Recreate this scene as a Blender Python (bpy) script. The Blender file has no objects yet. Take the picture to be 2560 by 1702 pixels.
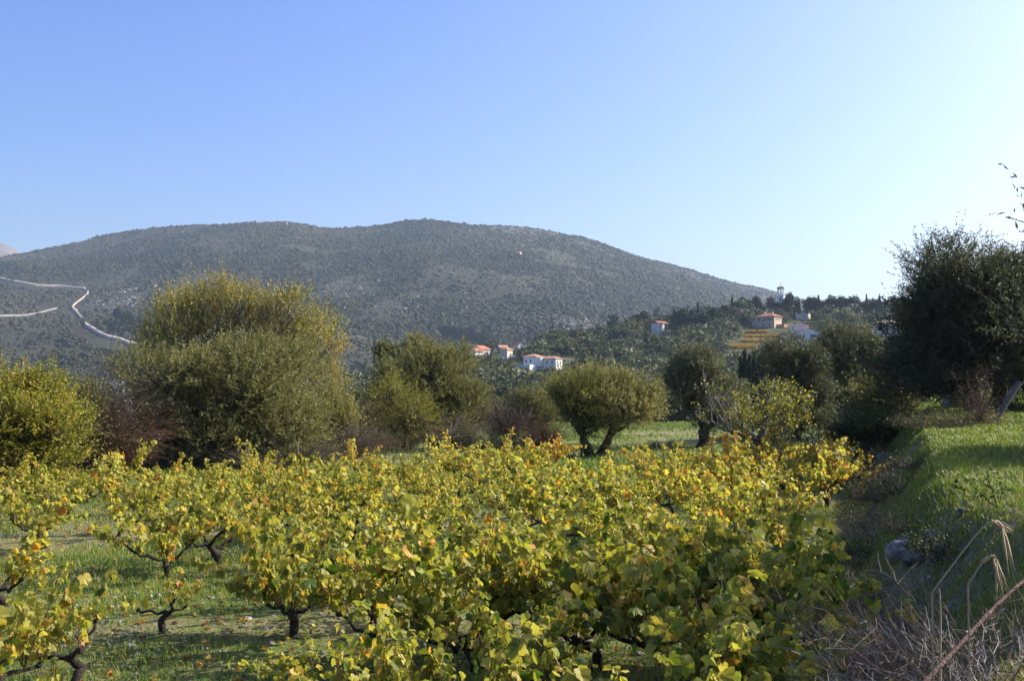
import bpy, math, random
import numpy as np
from mathutils import Vector

R = math.radians
rng = np.random.default_rng(11)
random.seed(11)
scene = bpy.context.scene
COL = scene.collection

# ------------------------------------------------------------------ camera, sky, sun, exposure
FPX = 2745.0                      # focal length in pixels of the 2560 px wide photograph
CAMZ = 2.4
PITCH = math.atan(114.0 / FPX)
cam_d = bpy.data.cameras.new('camera')
cam_d.sensor_width = 36.0
cam_d.lens = 36.0 * FPX / 2560.0
cam_d.clip_start = 0.1
cam_d.clip_end = 20000
cam = bpy.data.objects.new('camera', cam_d)
cam.location = (0, 0, CAMZ)
cam.rotation_euler = (R(90) + PITCH, 0, 0)
COL.objects.link(cam)
scene.camera = cam

SUN_AZ, SUN_EL = R(71.5), R(34)     # azimuth from +Y towards +X
world = bpy.data.worlds.new('World')
scene.world = world
world.use_nodes = True
nt = world.node_tree
sky = nt.nodes.new('ShaderNodeTexSky')
sky.sky_type = 'NISHITA'
sky.sun_disc = False
sky.sun_elevation = SUN_EL
sky.sun_rotation = SUN_AZ
sky.air_density = 1.0
sky.dust_density = 4.3
sky.ozone_density = 4.5
sky.altitude = 100
bg = nt.nodes['Background']
bg.inputs['Strength'].default_value = 0.135
hs = nt.nodes.new('ShaderNodeHueSaturation')
hs.inputs['Saturation'].default_value = 1.28; hs.inputs['Hue'].default_value = .517
nt.links.new(sky.outputs[0], hs.inputs['Color'])
nt.links.new(hs.outputs[0], bg.inputs['Color'])

sun_d = bpy.data.lights.new('sun', 'SUN')
sun_d.energy = 5.0
sun_d.angle = R(0.5)
sun_d.color = (1.0, 0.93, 0.82)
sun = bpy.data.objects.new('sun', sun_d)
SUNV = Vector((math.sin(SUN_AZ) * math.cos(SUN_EL), math.cos(SUN_AZ) * math.cos(SUN_EL), math.sin(SUN_EL)))
sun.rotation_euler = SUNV.to_track_quat('Z', 'Y').to_euler()
sun.location = (60, 20, 60)
COL.objects.link(sun)

scene.view_settings.view_transform = 'Standard'
scene.view_settings.look = 'None'
scene.view_settings.exposure = 0.92
scene.view_settings.gamma = 1.0
scene.view_settings.use_curve_mapping = False
scene.cycles.max_bounces = 6
scene.cycles.diffuse_bounces = 3
scene.cycles.transmission_bounces = 3
scene.cycles.volume_bounces = 1
scene.cycles.use_denoising = True

# ------------------------------------------------------------------ numeric helpers
def _hash(ix, iy, seed):
    h = (ix.astype(np.int64) * 374761393 + iy.astype(np.int64) * 668265263 + seed * 974711) & 0x7fffffff
    h = ((h ^ (h >> 13)) * 1274126177) & 0x7fffffff
    return ((h ^ (h >> 16)) & 0xffff) / 65535.0

def vnoise(x, y, seed=0):
    x = np.asarray(x, float); y = np.asarray(y, float)
    ix = np.floor(x); iy = np.floor(y)
    fx = x - ix; fy = y - iy
    fx = fx * fx * (3 - 2 * fx); fy = fy * fy * (3 - 2 * fy)
    a = _hash(ix, iy, seed); b = _hash(ix + 1, iy, seed)
    c = _hash(ix, iy + 1, seed); d = _hash(ix + 1, iy + 1, seed)
    return (a * (1 - fx) + b * fx) * (1 - fy) + (c * (1 - fx) + d * fx) * fy

def fbm(x, y, seed=0, octv=4):
    s = 0; a = 0.5; t = 0
    for k in range(octv):
        s = s + a * vnoise(np.asarray(x) * 2 ** k, np.asarray(y) * 2 ** k, seed + k); t += a; a *= 0.5
    return s / t

def sstep(a, b, x):
    t = np.clip((x - a) / (b - a), 0, 1)
    return t * t * (3 - 2 * t)

def unit(v):
    return v / np.maximum(np.linalg.norm(v, axis=-1, keepdims=True), 1e-9)

def rand_unit(n):
    return unit(rng.normal(size=(n, 3)))

def ray(px, py):
    a = (px - 1280.0) / FPX; b = (851.0 - py) / FPX
    k = math.cos(PITCH) - b * math.sin(PITCH)
    return a / k, (math.sin(PITCH) + b * math.cos(PITCH)) / k

def at(px, py, Y):
    a, b = ray(px, py)
    return np.array([a * Y, Y, CAMZ + b * Y])

# ------------------------------------------------------------------ land heights
RID_PX = [-600, 300, 700, 900, 1050, 1130, 1250, 1370, 1500, 1600, 1700, 1850, 2000, 2300, 3200]
RID_PY = [1005, 1005, 992, 965, 925, 898, 872, 850, 832, 815, 800, 783, 778, 775, 770]
RID_D = [380, 380, 390, 400, 420, 440, 470, 490, 510, 525, 540, 555, 560, 560, 560]
MNT_PX = [-900, -300, 0, 60, 150, 260, 330, 400, 500, 600, 690, 716, 745, 800, 850, 900, 950, 1000, 1060, 1120, 1200, 1280, 1380,
          1440, 1500, 1600, 1700, 1800, 1900, 1950, 2020, 2100, 2300, 2700, 3600]
MNT_PY = [760, 700, 646, 634, 615, 586, 576, 569, 564, 563, 560, 559, 562, 571, 573, 570, 567, 560, 556, 560, 570, 574, 585,
          596, 612, 640, 667, 698, 722, 738, 760, 785, 840, 900, 930]

def edge_x(y):
    return 3.0 + (y - 10.4) * 0.335 + 1.1 * (fbm(y * 0.4, y * 0 + 3.1, 5, 3) - 0.5)

def near_h(x, y):
    e = edge_x(y)
    ter = 0.8 + 0.03 * np.clip(y, 0, 34) + 0.045 * np.clip(x - e, 0, 14)
    wid = 1.5 + 0.10 * np.clip(y - 24, 0, 20)
    t = sstep(0, 1, (x - e) / wid)
    z = ter * t
    z = z * (1 - sstep(40, 75, y) * 0.75)
    z = z + 0.10 * (fbm(x * 0.35, y * 0.35, 21, 3) - 0.5) + 0.05 * t * (fbm(x * 1.3, y * 1.3, 22, 2) - 0.5) + 0.30 * t * (fbm(x * .55, y * .55, 23, 2) - 0.5)
    z = z + 0.9 * sstep(-9, -16, x) * sstep(20, 30, y) * 0
    return z

def mid_h(x, y):
    px = 1280 + FPX * x / np.maximum(y, 1)
    D = np.interp(px, RID_PX, RID_D)
    ar = (965 - np.interp(px, RID_PX, RID_PY)) / FPX
    a0 = -0.048
    s = np.clip((y - 130) / (D - 130), 0, 1)
    tan = a0 + (ar - a0) * s
    z = CAMZ + tan * np.minimum(y, D) - np.maximum(y - D, 0) * 0.22
    z = z + sstep(110, 240, y) * 3.2 * (fbm(x / 42, y / 42, 31, 3) - 0.5)
    return z

def mnt_h(x, y):
    px = 1280 + FPX * x / np.maximum(y, 1)
    D = 2350 + 250 * np.interp(px, [0, 1200, 2200], [0.0, 0.3, 1.0])
    ar = (965 - np.interp(px, MNT_PX, MNT_PY)) / FPX
    s = np.clip((y - 620) / (D - 620), 0, 1)
    tan = -0.02 - np.maximum(620 - y, 0) * 2.2e-4 + (ar + 0.02) * (1 - (1 - s) ** 1.7)
    z = CAMZ + tan * np.minimum(y, D) - np.maximum(y - D, 0) * 0.3
    am = sstep(500, 1000, y) * (1 - sstep(0.86, 1.0, s) * 0.93)
    ridge = 1 - np.abs(2 * fbm(x / 330 + y / 900, y / 700, 41, 2) - 1)
    z = z + am * (34 * (ridge - 0.6) + 16 * (fbm(x / 120, y / 150, 43, 3) - 0.5))
    return z

def H(x, y):
    x = np.asarray(x, float); y = np.asarray(y, float)
    t = sstep(62, 130, y)
    far = np.maximum(mid_h(x, np.maximum(y, 20)), mnt_h(x, np.maximum(y, 20)))
    return near_h(x, y) * (1 - t) + far * t

def hit(px, py, y0=3.0, y1=2600.0, n=6000):
    a, b = ray(px, py)
    ys = np.geomspace(y0, y1, n)
    d = CAMZ + b * ys - H(a * ys, ys)
    k = np.argmax(d < 0)
    if d[k] >= 0: k = n - 1
    y = ys[k]
    return np.array([a * y, y, float(H(a * y, y))])

def hits(px, py, y0=3.0, y1=2600.0, n=1500):
    px = np.asarray(px, float); py = np.asarray(py, float)
    out = []
    ys = np.geomspace(y0, y1, n)
    for k in range(0, len(px), 400):
        A = (px[k:k + 400] - 1280) / FPX; B = (851 - py[k:k + 400]) / FPX
        kk = math.cos(PITCH) - B * math.sin(PITCH)
        a = A / kk; b = (math.sin(PITCH) + B * math.cos(PITCH)) / kk
        YY = np.broadcast_to(ys[None], (len(a), n)); XX = a[:, None] * YY
        d = CAMZ + b[:, None] * YY - H(XX, YY)
        i = np.argmax(d < 0, 1); i = np.where((d < 0).any(1), i, n - 1)
        y = ys[i]; x = a * y
        out.append(np.stack([x, y, H(x, y)], 1))
    return np.concatenate(out)

def ground(x, y):
    return float(H(x, y))

# ------------------------------------------------------------------ mesh building
class MB:
    def __init__(s):
        s.v = []; s.f = {}; s.c = []; s.n = 0
    def add(s, verts, faces, col=None):
        verts = np.asarray(verts, float).reshape(-1, 3)
        if isinstance(faces, np.ndarray):
            fs = [faces]
        else:
            by = {}
            for f in faces: by.setdefault(len(f), []).append(f)
            fs = [np.array(q, int) for q in by.values()]
        for q in fs:
            s.f.setdefault(q.shape[1], []).append(q + s.n)
        if col is None: col = np.zeros((len(verts), 3))
        col = np.broadcast_to(np.asarray(col, float), (len(verts), 3))
        s.v.append(verts); s.c.append(col); s.n += len(verts)
    def mesh(s, name, mat, smooth=False):
        me = bpy.data.meshes.new(name)
        v = np.concatenate(s.v); c = np.concatenate(s.c)
        loops = []; starts = []; tot = []; off = 0
        for k, q in s.f.items():
            q = np.concatenate(q)
            loops.append(q.ravel()); starts.append(off + np.arange(len(q)) * k); tot.append(np.full(len(q), k)); off += q.size
        loops = np.concatenate(loops); starts = np.concatenate(starts); tot = np.concatenate(tot)
        me.vertices.add(len(v)); me.vertices.foreach_set('co', v.astype(np.float32).ravel())
        me.loops.add(len(loops)); me.loops.foreach_set('vertex_index', loops.astype(np.int32))
        me.polygons.add(len(starts))
        me.polygons.foreach_set('loop_start', starts.astype(np.int32))
        me.polygons.foreach_set('loop_total', tot.astype(np.int32))
        me.polygons.foreach_set('use_smooth', np.full(len(starts), smooth))
        at_ = me.attributes.new('data', 'FLOAT_COLOR', 'POINT')
        at_.data.foreach_set('color', np.concatenate([c, np.ones((len(c), 1))], 1).astype(np.float32).ravel())
        me.materials.append(mat)
        me.update(calc_edges=True); me.validate()
        return me
    def build(s, name, mat, parent=None, smooth=False, loc=None):
        o = bpy.data.objects.new(name, s.mesh(name, mat, smooth))
        COL.objects.link(o)
        if parent is not None: o.parent = parent
        if loc is not None: o.location = [float(q) for q in loc]
        return o

def tubes(mb, P, rad, k=5, col=(0, 0, 0), cap=False):
    """P (N,m,3) polylines, rad (N,m)"""
    P = np.asarray(P, float); rad = np.asarray(rad, float)
    if P.ndim == 2: P = P[None]
    if rad.ndim == 1: rad = np.broadcast_to(rad, P.shape[:2])
    N, m, _ = P.shape
    T = unit(np.gradient(P, axis=1))
    ref = np.where(np.abs(T[:, :1, 2:3]) > 0.8, np.array([1.0, 0, 0]), np.array([0, 0, 1.0]))
    ref = np.broadcast_to(ref, T.shape)
    U = unit(np.cross(T, ref)); V = np.cross(T, U)
    an = np.arange(k) * 2 * math.pi / k
    ring = U[:, :, None, :] * np.cos(an)[None, None, :, None] + V[:, :, None, :] * np.sin(an)[None, None, :, None]
    v = P[:, :, None, :] + ring * rad[:, :, None, None]
    idx = np.arange(N * m * k).reshape(N, m, k)
    a = idx[:, :-1, :]; b = np.roll(a, -1, 2); d = idx[:, 1:, :]; c = np.roll(d, -1, 2)
    q = np.stack([a, b, c, d], -1).reshape(-1, 4)
    c_ = np.asarray(col, float)
    if c_.ndim == 2: c_ = np.repeat(c_, m * k, 0)
    mb.add(v.reshape(-1, 3), q, c_)

def box(mb, c, s, rz=0.0, col=(0, 0, 0)):
    c = np.asarray(c, float); s = np.asarray(s, float) / 2
    sg = np.array([[-1, -1, -1], [1, -1, -1], [1, 1, -1], [-1, 1, -1], [-1, -1, 1], [1, -1, 1], [1, 1, 1], [-1, 1, 1]])
    v = sg * s
    cs, sn = math.cos(rz), math.sin(rz)
    v = np.stack([v[:, 0] * cs - v[:, 1] * sn, v[:, 0] * sn + v[:, 1] * cs, v[:, 2]], 1) + c
    mb.add(v, np.array([[0, 3, 2, 1], [4, 5, 6, 7], [0, 1, 5, 4], [1, 2, 6, 5], [2, 3, 7, 6], [3, 0, 4, 7]]), col)

def place_template(mb, P, T, Nn, L, tv, tf, col, rim=None):
    """copies of a small template: x across, y along T, z along Nn"""
    n, K = len(P), len(tv)
    T = unit(T); Nn = unit(Nn - T * np.sum(Nn * T, 1, keepdims=True)); S = np.cross(T, Nn)
    L = np.broadcast_to(np.asarray(L, float), (n,))
    v = P[:, None, :] + L[:, None, None] * (tv[None, :, 0:1] * S[:, None, :] + tv[None, :, 1:2] * T[:, None, :] + tv[None, :, 2:3] * Nn[:, None, :])
    f = tf[None] + (np.arange(n) * K)[:, None, None]
    c = np.zeros((n, K, 3)); c[:, :, 0] = np.asarray(col)[:, None]
    if rim is not None: c[:, :, 1] = rim[None]
    c[:, :, 2] = rng.random(n)[:, None]
    mb.add(v.reshape(-1, 3), f.reshape(-1, tf.shape[1]), c.reshape(-1, 3))

LEAF4 = (np.array([[0, 0, 0], [0.5, 0.45, 0.06], [0, 1, -0.05], [-0.5, 0.45, 0.06]]), np.array([[0, 1, 2, 3]]))
def leaf_tpl(w):
    v = LEAF4[0].copy(); v[:, 0] *= w
    return v, LEAF4[1]

def vine_leaf(curl, fold, tw):
    half = [(0, 1.0), (9, .86), (16, .84), (26, .74), (40, .84), (52, .93), (62, .84), (78, .68), (96, .76), (112, .76), (128, .66), (150, .54), (168, .34)]
    pts = [(math.radians(a), r) for a, r in half] + [(math.radians(180), .10)] + [(math.radians(-a), r * (0.92 + 0.1 * random.random())) for a, r in reversed(half[1:])]
    v = [(0, 0, 0)]
    for a, r in pts:
        x, y = r * math.sin(a), r * math.cos(a)
        z = -curl * r * r + fold * abs(x) + tw * x * y
        v.append((x * 0.62, y * 0.62, z * 0.62))
    n = len(pts)
    f = [(0, 1 + k, 1 + (k + 1) % n) for k in range(n)]
    rim = np.array([0.0] + [1.0] * n)
    return np.array(v), np.array(f), rim
VLEAVES = [vine_leaf(.35, .2, .1), vine_leaf(.6, .35, -.25), vine_leaf(-.2, .4, .3), vine_leaf(.15, -.35, .2), vine_leaf(.9, .1, .1), vine_leaf(1.5, .5, -.3), vine_leaf(.5, .9, .4)]

# ------------------------------------------------------------------ materials
def newmat(name):
    m = bpy.data.materials.new(name); m.use_nodes = True
    n = m.node_tree; n.nodes.clear()
    return m, n, n.nodes.new('ShaderNodeOutputMaterial')

def ramp(n, stops, interp='LINEAR'):
    r = n.nodes.new('ShaderNodeValToRGB'); e = r.color_ramp
    e.interpolation = interp
    while len(e.elements) < len(stops): e.elements.new(0.5)
    for el, (p, c) in zip(e.elements, stops):
        el.position = p; el.color = (*c, 1)
    return r

def math_node(n, op, a, b=None):
    m = n.nodes.new('ShaderNodeMath'); m.operation = op
    for i, q in enumerate((a, b)):
        if q is None: continue
        if isinstance(q, (int, float)): m.inputs[i].default_value = q
        else: n.links.new(q, m.inputs[i])
    return m.outputs[0]

def noise(n, scale, detail=3, rough=0.6, vec=None, dist=0):
    t = n.nodes.new('ShaderNodeTexNoise')
    t.inputs['Scale'].default_value = scale; t.inputs['Detail'].default_value = detail
    t.inputs['Roughness'].default_value = rough; t.inputs['Distortion'].default_value = dist
    if vec is None:
        g = n.nodes.new('ShaderNodeNewGeometry'); vec = g.outputs['Position']
    n.links.new(vec, t.inputs['Vector'])
    return t.outputs['Fac']

def leaf_mat(name, stops, transl=0.35, shift=False, rough=0.5, spec=0.35, var=0.25, tcol=1.25):
    m, n, out = newmat(name)
    a = n.nodes.new('ShaderNodeAttribute'); a.attribute_name = 'data'
    sp = n.nodes.new('ShaderNodeSeparateColor'); n.links.new(a.outputs['Color'], sp.inputs[0])
    oi = n.nodes.new('ShaderNodeObjectInfo')
    pos = sp.outputs[0]
    if shift:
        so = n.nodes.new('ShaderNodeSeparateColor'); n.links.new(oi.outputs['Color'], so.inputs[0])
        pos = math_node(n, 'ADD', math_node(n, 'MULTIPLY', sp.outputs[0], 0.5), so.outputs[0])
        pos = math_node(n, 'ADD', pos, math_node(n, 'MULTIPLY', math_node(n, 'MULTIPLY', sp.outputs[1], sp.outputs[2]), 0.09))
    rp = ramp(n, stops); n.links.new(pos, rp.inputs[0])
    hsv = n.nodes.new('ShaderNodeHueSaturation')
    n.links.new(rp.outputs[0], hsv.inputs['Color'])
    v = math_node(n, 'ADD', math_node(n, 'MULTIPLY', sp.outputs[2], var), 1 - var * 0.5)
    v2 = math_node(n, 'ADD', math_node(n, 'MULTIPLY', oi.outputs['Random'], 0.2), 0.9)
    n.links.new(math_node(n, 'MULTIPLY', v, v2), hsv.inputs['Value'])
    p = n.nodes.new('ShaderNodeBsdfPrincipled')
    n.links.new(hsv.outputs[0], p.inputs['Base Color'])
    p.inputs['Roughness'].default_value = rough
    p.inputs['Specular IOR Level'].default_value = spec
    t = n.nodes.new('ShaderNodeBsdfTranslucent')
    mx = n.nodes.new('ShaderNodeMix'); mx.data_type = 'RGBA'; mx.blend_type = 'MULTIPLY'; mx.inputs[0].default_value = 1
    n.links.new(hsv.outputs[0], mx.inputs[6]); mx.inputs[7].default_value = (tcol, tcol, tcol * 0.6, 1)
    n.links.new(mx.outputs[2], t.inputs['Color'])
    ms = n.nodes.new('ShaderNodeMixShader'); ms.inputs[0].default_value = transl
    n.links.new(p.outputs[0], ms.inputs[1]); n.links.new(t.outputs[0], ms.inputs[2])
    n.links.new(ms.outputs[0], out.inputs[0])
    return m

def plain_mat(name, stops, scale=6, rough=0.9, bump=0.0, bscale=None, local=True, detail=4, spec=0.3, attr=False):
    m, n, out = newmat(name)
    vec = None
    if local:
        tc = n.nodes.new('ShaderNodeTexCoord'); vec = tc.outputs['Object']
    f = noise(n, scale, detail, 0.6, vec)
    if attr:
        a = n.nodes.new('ShaderNodeAttribute'); a.attribute_name = 'data'
        sp = n.nodes.new('ShaderNodeSeparateColor'); n.links.new(a.outputs['Color'], sp.inputs[0])
        f = math_node(n, 'ADD', math_node(n, 'MULTIPLY', f, 0.5), math_node(n, 'MULTIPLY', sp.outputs[0], 0.5))
    rp = ramp(n, stops); n.links.new(f, rp.inputs[0])
    p = n.nodes.new('ShaderNodeBsdfPrincipled')
    n.links.new(rp.outputs[0], p.inputs['Base Color'])
    p.inputs['Roughness'].default_value = rough; p.inputs['Specular IOR Level'].default_value = spec
    if bump:
        b = n.nodes.new('ShaderNodeBump'); b.inputs['Strength'].default_value = bump; b.inputs['Distance'].default_value = 0.05
        n.links.new(noise(n, bscale or scale * 3, 4, 0.65, vec), b.inputs['Height'])
        n.links.new(b.outputs[0], p.inputs['Normal'])
    n.links.new(p.outputs[0], out.inputs[0])
    return m

M = {}
M['vine_leaf'] = leaf_mat('vine_leaf', [(0, (.022, .060, .008)), (.2, (.060, .115, .012)), (.34, (.225, .245, .034)), (.58, (.44, .385, .070)),
                                       (.74, (.50, .31, .045)), (.85, (.46, .19, .025)), (.95, (.33, .085, .02)), (1, (.15, .06, .03))], 0.48, True, .5, .3, .5)
M['vine_wood'] = plain_mat('vine_wood', [(.3, (.018, .013, .011)), (.6, (.06, .045, .036)), (.8, (.12, .095, .08))], 22, .95, .8, 60)
M['cane'] = plain_mat('cane', [(.3, (.12, .05, .025)), (.7, (.26, .14, .07))], 14, .7)
M['bark'] = plain_mat('bark', [(.3, (.02, .016, .012)), (.6, (.07, .058, .045)), (.8, (.15, .125, .10))], 5, .95, .8, 16)
M['pale_bark'] = plain_mat('pale_bark', [(.3, (.10, .09, .08)), (.6, (.22, .20, .18)), (.8, (.34, .31, .28))], 6, .9, .5, 20)
M['olive_leaf'] = leaf_mat('olive_leaf', [(0, (.045, .055, .020)), (.45, (.155, .156, .055)), (.75, (.235, .222, .085)), (1, (.32, .275, .12))], .38, False, .5, .3, .4)
M['shaded_olive_leaf'] = leaf_mat('shaded_olive_leaf', [(0, (.022, .028, .015)), (.45, (.060, .070, .032)), (.75, (.11, .116, .060)), (1, (.16, .16, .10))], .24, False, .5, .28, .4)  # darker copy of the olive leaf, with backlit shade put into its colour
M['yellow_leaf'] = leaf_mat('yellow_leaf', [(0, (.12, .13, .030)), (.4, (.28, .265, .055)), (.75, (.40, .34, .065)), (1, (.36, .17, .03))], .35, False, .5, .35, .35)
M['lime_leaf'] = leaf_mat('lime_leaf', [(0, (.09, .115, .018)), (.4, (.23, .235, .03)), (.75, (.42, .35, .045)), (1, (.5, .27, .035))], .42, False, .5, .35, .35)
M['green_leaf'] = leaf_mat('green_leaf', [(0, (.022, .034, .010)), (.45, (.065, .088, .022)), (.75, (.125, .135, .03)), (1, (.22, .18, .03))], .28, False, .5, .35, .35)
M['far_leaf'] = leaf_mat('far_leaf', [(0, (.026, .036, .017)), (.45, (.068, .080, .034)), (.75, (.122, .128, .054)), (1, (.22, .20, .08))], .18, False, .6, .2, .4)
M['pine_leaf'] = leaf_mat('pine_leaf', [(0, (.012, .022, .012)), (.45, (.025, .040, .018)), (.75, (.045, .062, .026)), (1, (.08, .09, .035))], .12, False, .6, .2, .35)
M['rust_twig'] = plain_mat('rust_twig', [(.25, (.05, .027, .018)), (.75, (.16, .085, .05))], 3, .9)
M['brown_twig'] = plain_mat('brown_twig', [(.25, (.065, .045, .032)), (.75, (.21, .155, .11))], 3, .9)
M['grey_twig'] = plain_mat('grey_twig', [(.25, (.14, .12, .10)), (.75, (.34, .31, .27))], 3, .9)
M['straw'] = plain_mat('straw', [(.25, (.22, .16, .09)), (.75, (.42, .33, .21))], 9, .8)
M['red_cane'] = plain_mat('red_cane', [(.3, (.06, .026, .020)), (.5, (.12, .06, .045)), (.75, (.20, .13, .10))], 40, .8, .6, 90)
M['grass'] = leaf_mat('grass', [(0, (.03, .075, .010)), (.35, (.095, .175, .020)), (.65, (.18, .23, .035)), (.85, (.26, .24, .07)), (1, (.38, .30, .14))], .35, False, .5, .3, .35)
M['clover'] = leaf_mat('clover', [(0, (.022, .055, .010)), (.5, (.055, .115, .02)), (1, (.12, .17, .04))], .3, False, .6, .25, .35)
M['stone'] = plain_mat('stone', [(.3, (.12, .11, .09)), (.5, (.24, .22, .19)), (.7, (.42, .40, .36))], 11, .95, .6, 22)
M['dark_stone'] = plain_mat('dark_stone', [(.3, (.05, .046, .038)), (.5, (.11, .10, .085)), (.72, (.30, .28, .25))], 12, .95, .6, 18)
M['concrete'] = plain_mat('concrete', [(.3, (.20, .20, .20)), (.7, (.34, .33, .32))], 5, .9, .3, 25)
M['pole'] = plain_mat('pole', [(.3, (.05, .05, .048)), (.7, (.10, .095, .09))], 8, .7, .2, 30)
M['white_wall'] = plain_mat('white_wall', [(.3, (.50, .49, .46)), (.55, (.66, .65, .62)), (.7, (.70, .69, .66))], 1.2, .9)
M['cream_wall'] = plain_mat('cream_wall', [(.3, (.55, .47, .36)), (.7, (.64, .55, .43))], 1.2, .9)
M['beige_wall'] = plain_mat('beige_wall', [(.3, (.42, .33, .22)), (.7, (.50, .40, .27))], 1.2, .9)
M['pink_wall'] = plain_mat('pink_wall', [(.3, (.58, .47, .43)), (.7, (.66, .55, .50))], 1.2, .9)
M['tile'] = plain_mat('tile', [(.3, (.28, .14, .085)), (.5, (.40, .21, .13)), (.75, (.50, .31, .21))], 3.5, .85, .6, 9)
M['red_tile'] = plain_mat('red_tile', [(.3, (.24, .085, .055)), (.5, (.34, .13, .085)), (.75, (.42, .21, .14))], 3.5, .85, .6, 9)
M['grey_tile'] = plain_mat('grey_tile', [(.3, (.26, .21, .17)), (.75, (.40, .33, .27))], 3.5, .85, .6, 9)
M['glass'] = plain_mat('glass', [(.3, (.015, .018, .022)), (.7, (.03, .035, .04))], 2, .15, spec=.6)
M['shutter'] = plain_mat('shutter', [(.3, (.10, .06, .04)), (.7, (.15, .09, .06))], 4, .7)
M['trim'] = plain_mat('trim', [(.3, (.70, .69, .66)), (.7, (.80, .79, .77))], 3, .8)
M['iron'] = plain_mat('iron', [(.3, (.03, .03, .03)), (.7, (.06, .055, .05))], 8, .6)
M['rubble'] = plain_mat('rubble', [(.3, (.20, .17, .13)), (.7, (.40, .34, .27))], 1.5, .95, .7, 4)
M['road'] = plain_mat('road', [(.2, (.24, .18, .135)), (.45, (.40, .315, .245)), (.8, (.54, .445, .36))], .16, .95, local=False)
M['track'] = plain_mat('track', [(.25, (.17, .155, .135)), (.75, (.27, .25, .225))], .3, .95, local=False)
M['rust_leaf'] = leaf_mat('rust_leaf', [(0, (.04, .022, .014)), (.5, (.10, .055, .032)), (1, (.20, .105, .06))], .2, False, .6, .2, .35)
M['orange_leaf'] = leaf_mat('orange_leaf', [(0, (.14, .15, .03)), (.4, (.33, .225, .035)), (.8, (.40, .17, .03)), (1, (.28, .11, .03))], .3, False, .6, .2, .35)
M['shade_blue_rock'] = plain_mat('shade_blue_rock', [(.3, (.09, .105, .14)), (.7, (.17, .19, .25))], 2, .95, .6, 5)  # the cold blue of shade is put into this rock's colour
M['shade_rock_alias'] = M['shade_blue_rock']
M['maquis'] = leaf_mat('maquis', [(0, (.019, .021, .009)), (.4, (.039, .038, .016)), (.7, (.060, .052, .023)), (1, (.095, .074, .037))], 0.0, False, .8, .1, .35)

def ground_mat(name):
    m, n, out = newmat(name)
    g = n.nodes.new('ShaderNodeNewGeometry')
    big = noise(n, .35, 4, .6, g.outputs['Position'])
    fine = noise(n, 9, 6, .7, g.outputs['Position'])
    f = math_node(n, 'ADD', math_node(n, 'MULTIPLY', big, .55), math_node(n, 'MULTIPLY', fine, .5))
    rp = ramp(n, [(.34, (.045, .065, .016)), (.47, (.11, .145, .03)), (.55, (.17, .16, .06)), (.62, (.23, .19, .12)), (.75, (.34, .30, .23))])
    n.links.new(f, rp.inputs[0])
    p = n.nodes.new('ShaderNodeBsdfPrincipled'); p.inputs['Roughness'].default_value = .95; p.inputs['Specular IOR Level'].default_value = .15
    n.links.new(rp.outputs[0], p.inputs['Base Color'])
    b = n.nodes.new('ShaderNodeBump'); b.inputs['Strength'].default_value = .9; b.inputs['Distance'].default_value = .06
    n.links.new(fine, b.inputs['Height']); n.links.new(b.outputs[0], p.inputs['Normal'])
    n.links.new(p.outputs[0], out.inputs[0])
    return m

def hill_mat(name, stops, s1, s2, s3=None):
    m, n, out = newmat(name)
    g = n.nodes.new('ShaderNodeNewGeometry')
    a = noise(n, s1, 5, .65, g.outputs['Position']); b_ = noise(n, s2, 6, .75, g.outputs['Position'])
    f = math_node(n, 'ADD', math_node(n, 'MULTIPLY', a, .5), math_node(n, 'MULTIPLY', b_, .5))
    rp = ramp(n, stops); n.links.new(f, rp.inputs[0])
    p = n.nodes.new('ShaderNodeBsdfPrincipled'); p.inputs['Roughness'].default_value = .95; p.inputs['Specular IOR Level'].default_value = .1
    n.links.new(rp.outputs[0], p.inputs['Base Color'])
    n.links.new(p.outputs[0], out.inputs[0])
    return m
M['ground'] = ground_mat('ground')
M['hillside'] = hill_mat('hillside', [(.35, (.025, .034, .012)), (.48, (.05, .062, .022)), (.58, (.12, .105, .055)), (.7, (.24, .19, .12))], .05, .5)
M['mountain'] = hill_mat('mountain', [(.34, (.028, .028, .015)), (.47, (.042, .040, .021)), (.56, (.054, .048, .028)), (.66, (.09, .08, .056)), (.74, (.24, .215, .18))], .012, .12)
M['far_hill'] = hill_mat('far_hill', [(.35, (.06, .05, .04)), (.5, (.11, .095, .08)), (.65, (.24, .22, .19))], .01, .08)

# ------------------------------------------------------------------ tagging helpers
def tag(o, label=None, cat=None, group=None, kind=None):
    if label: o['label'] = label
    if cat: o['category'] = cat
    if group: o['group'] = group
    if kind: o['kind'] = kind
    return o

def empty(name, loc, label, cat, group=None, rz=0.0):
    o = bpy.data.objects.new(name, None); COL.objects.link(o)
    o.location = [float(q) for q in loc]; o.rotation_euler = (0, 0, rz); o.empty_display_size = .2
    return tag(o, label, cat, group)

KIDS = {}
def child(parent, name, mesh):
    o = bpy.data.objects.new(name, mesh); COL.objects.link(o); o.parent = parent
    KIDS.setdefault(parent.name, []).append(o)
    return o

# ------------------------------------------------------------------ the land
def grid_faces(nx, ny):
    i = np.arange(nx * ny).reshape(ny, nx)
    return np.stack([i[:-1, :-1], i[:-1, 1:], i[1:, 1:], i[1:, :-1]], -1).reshape(-1, 4)

xs = np.arange(-46, 46.01, .22); ys = np.arange(-8, 62.01, .22)
X, Y = np.meshgrid(xs, ys)
Z = H(X, Y) + .03 * (vnoise(X * 3, Y * 3, 71) - .5)
mb = MB(); mb.add(np.stack([X, Y, Z], -1).reshape(-1, 3), grid_faces(len(xs), len(ys)))
tag(mb.build('ground', M['ground'], smooth=True), kind='structure')

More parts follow.
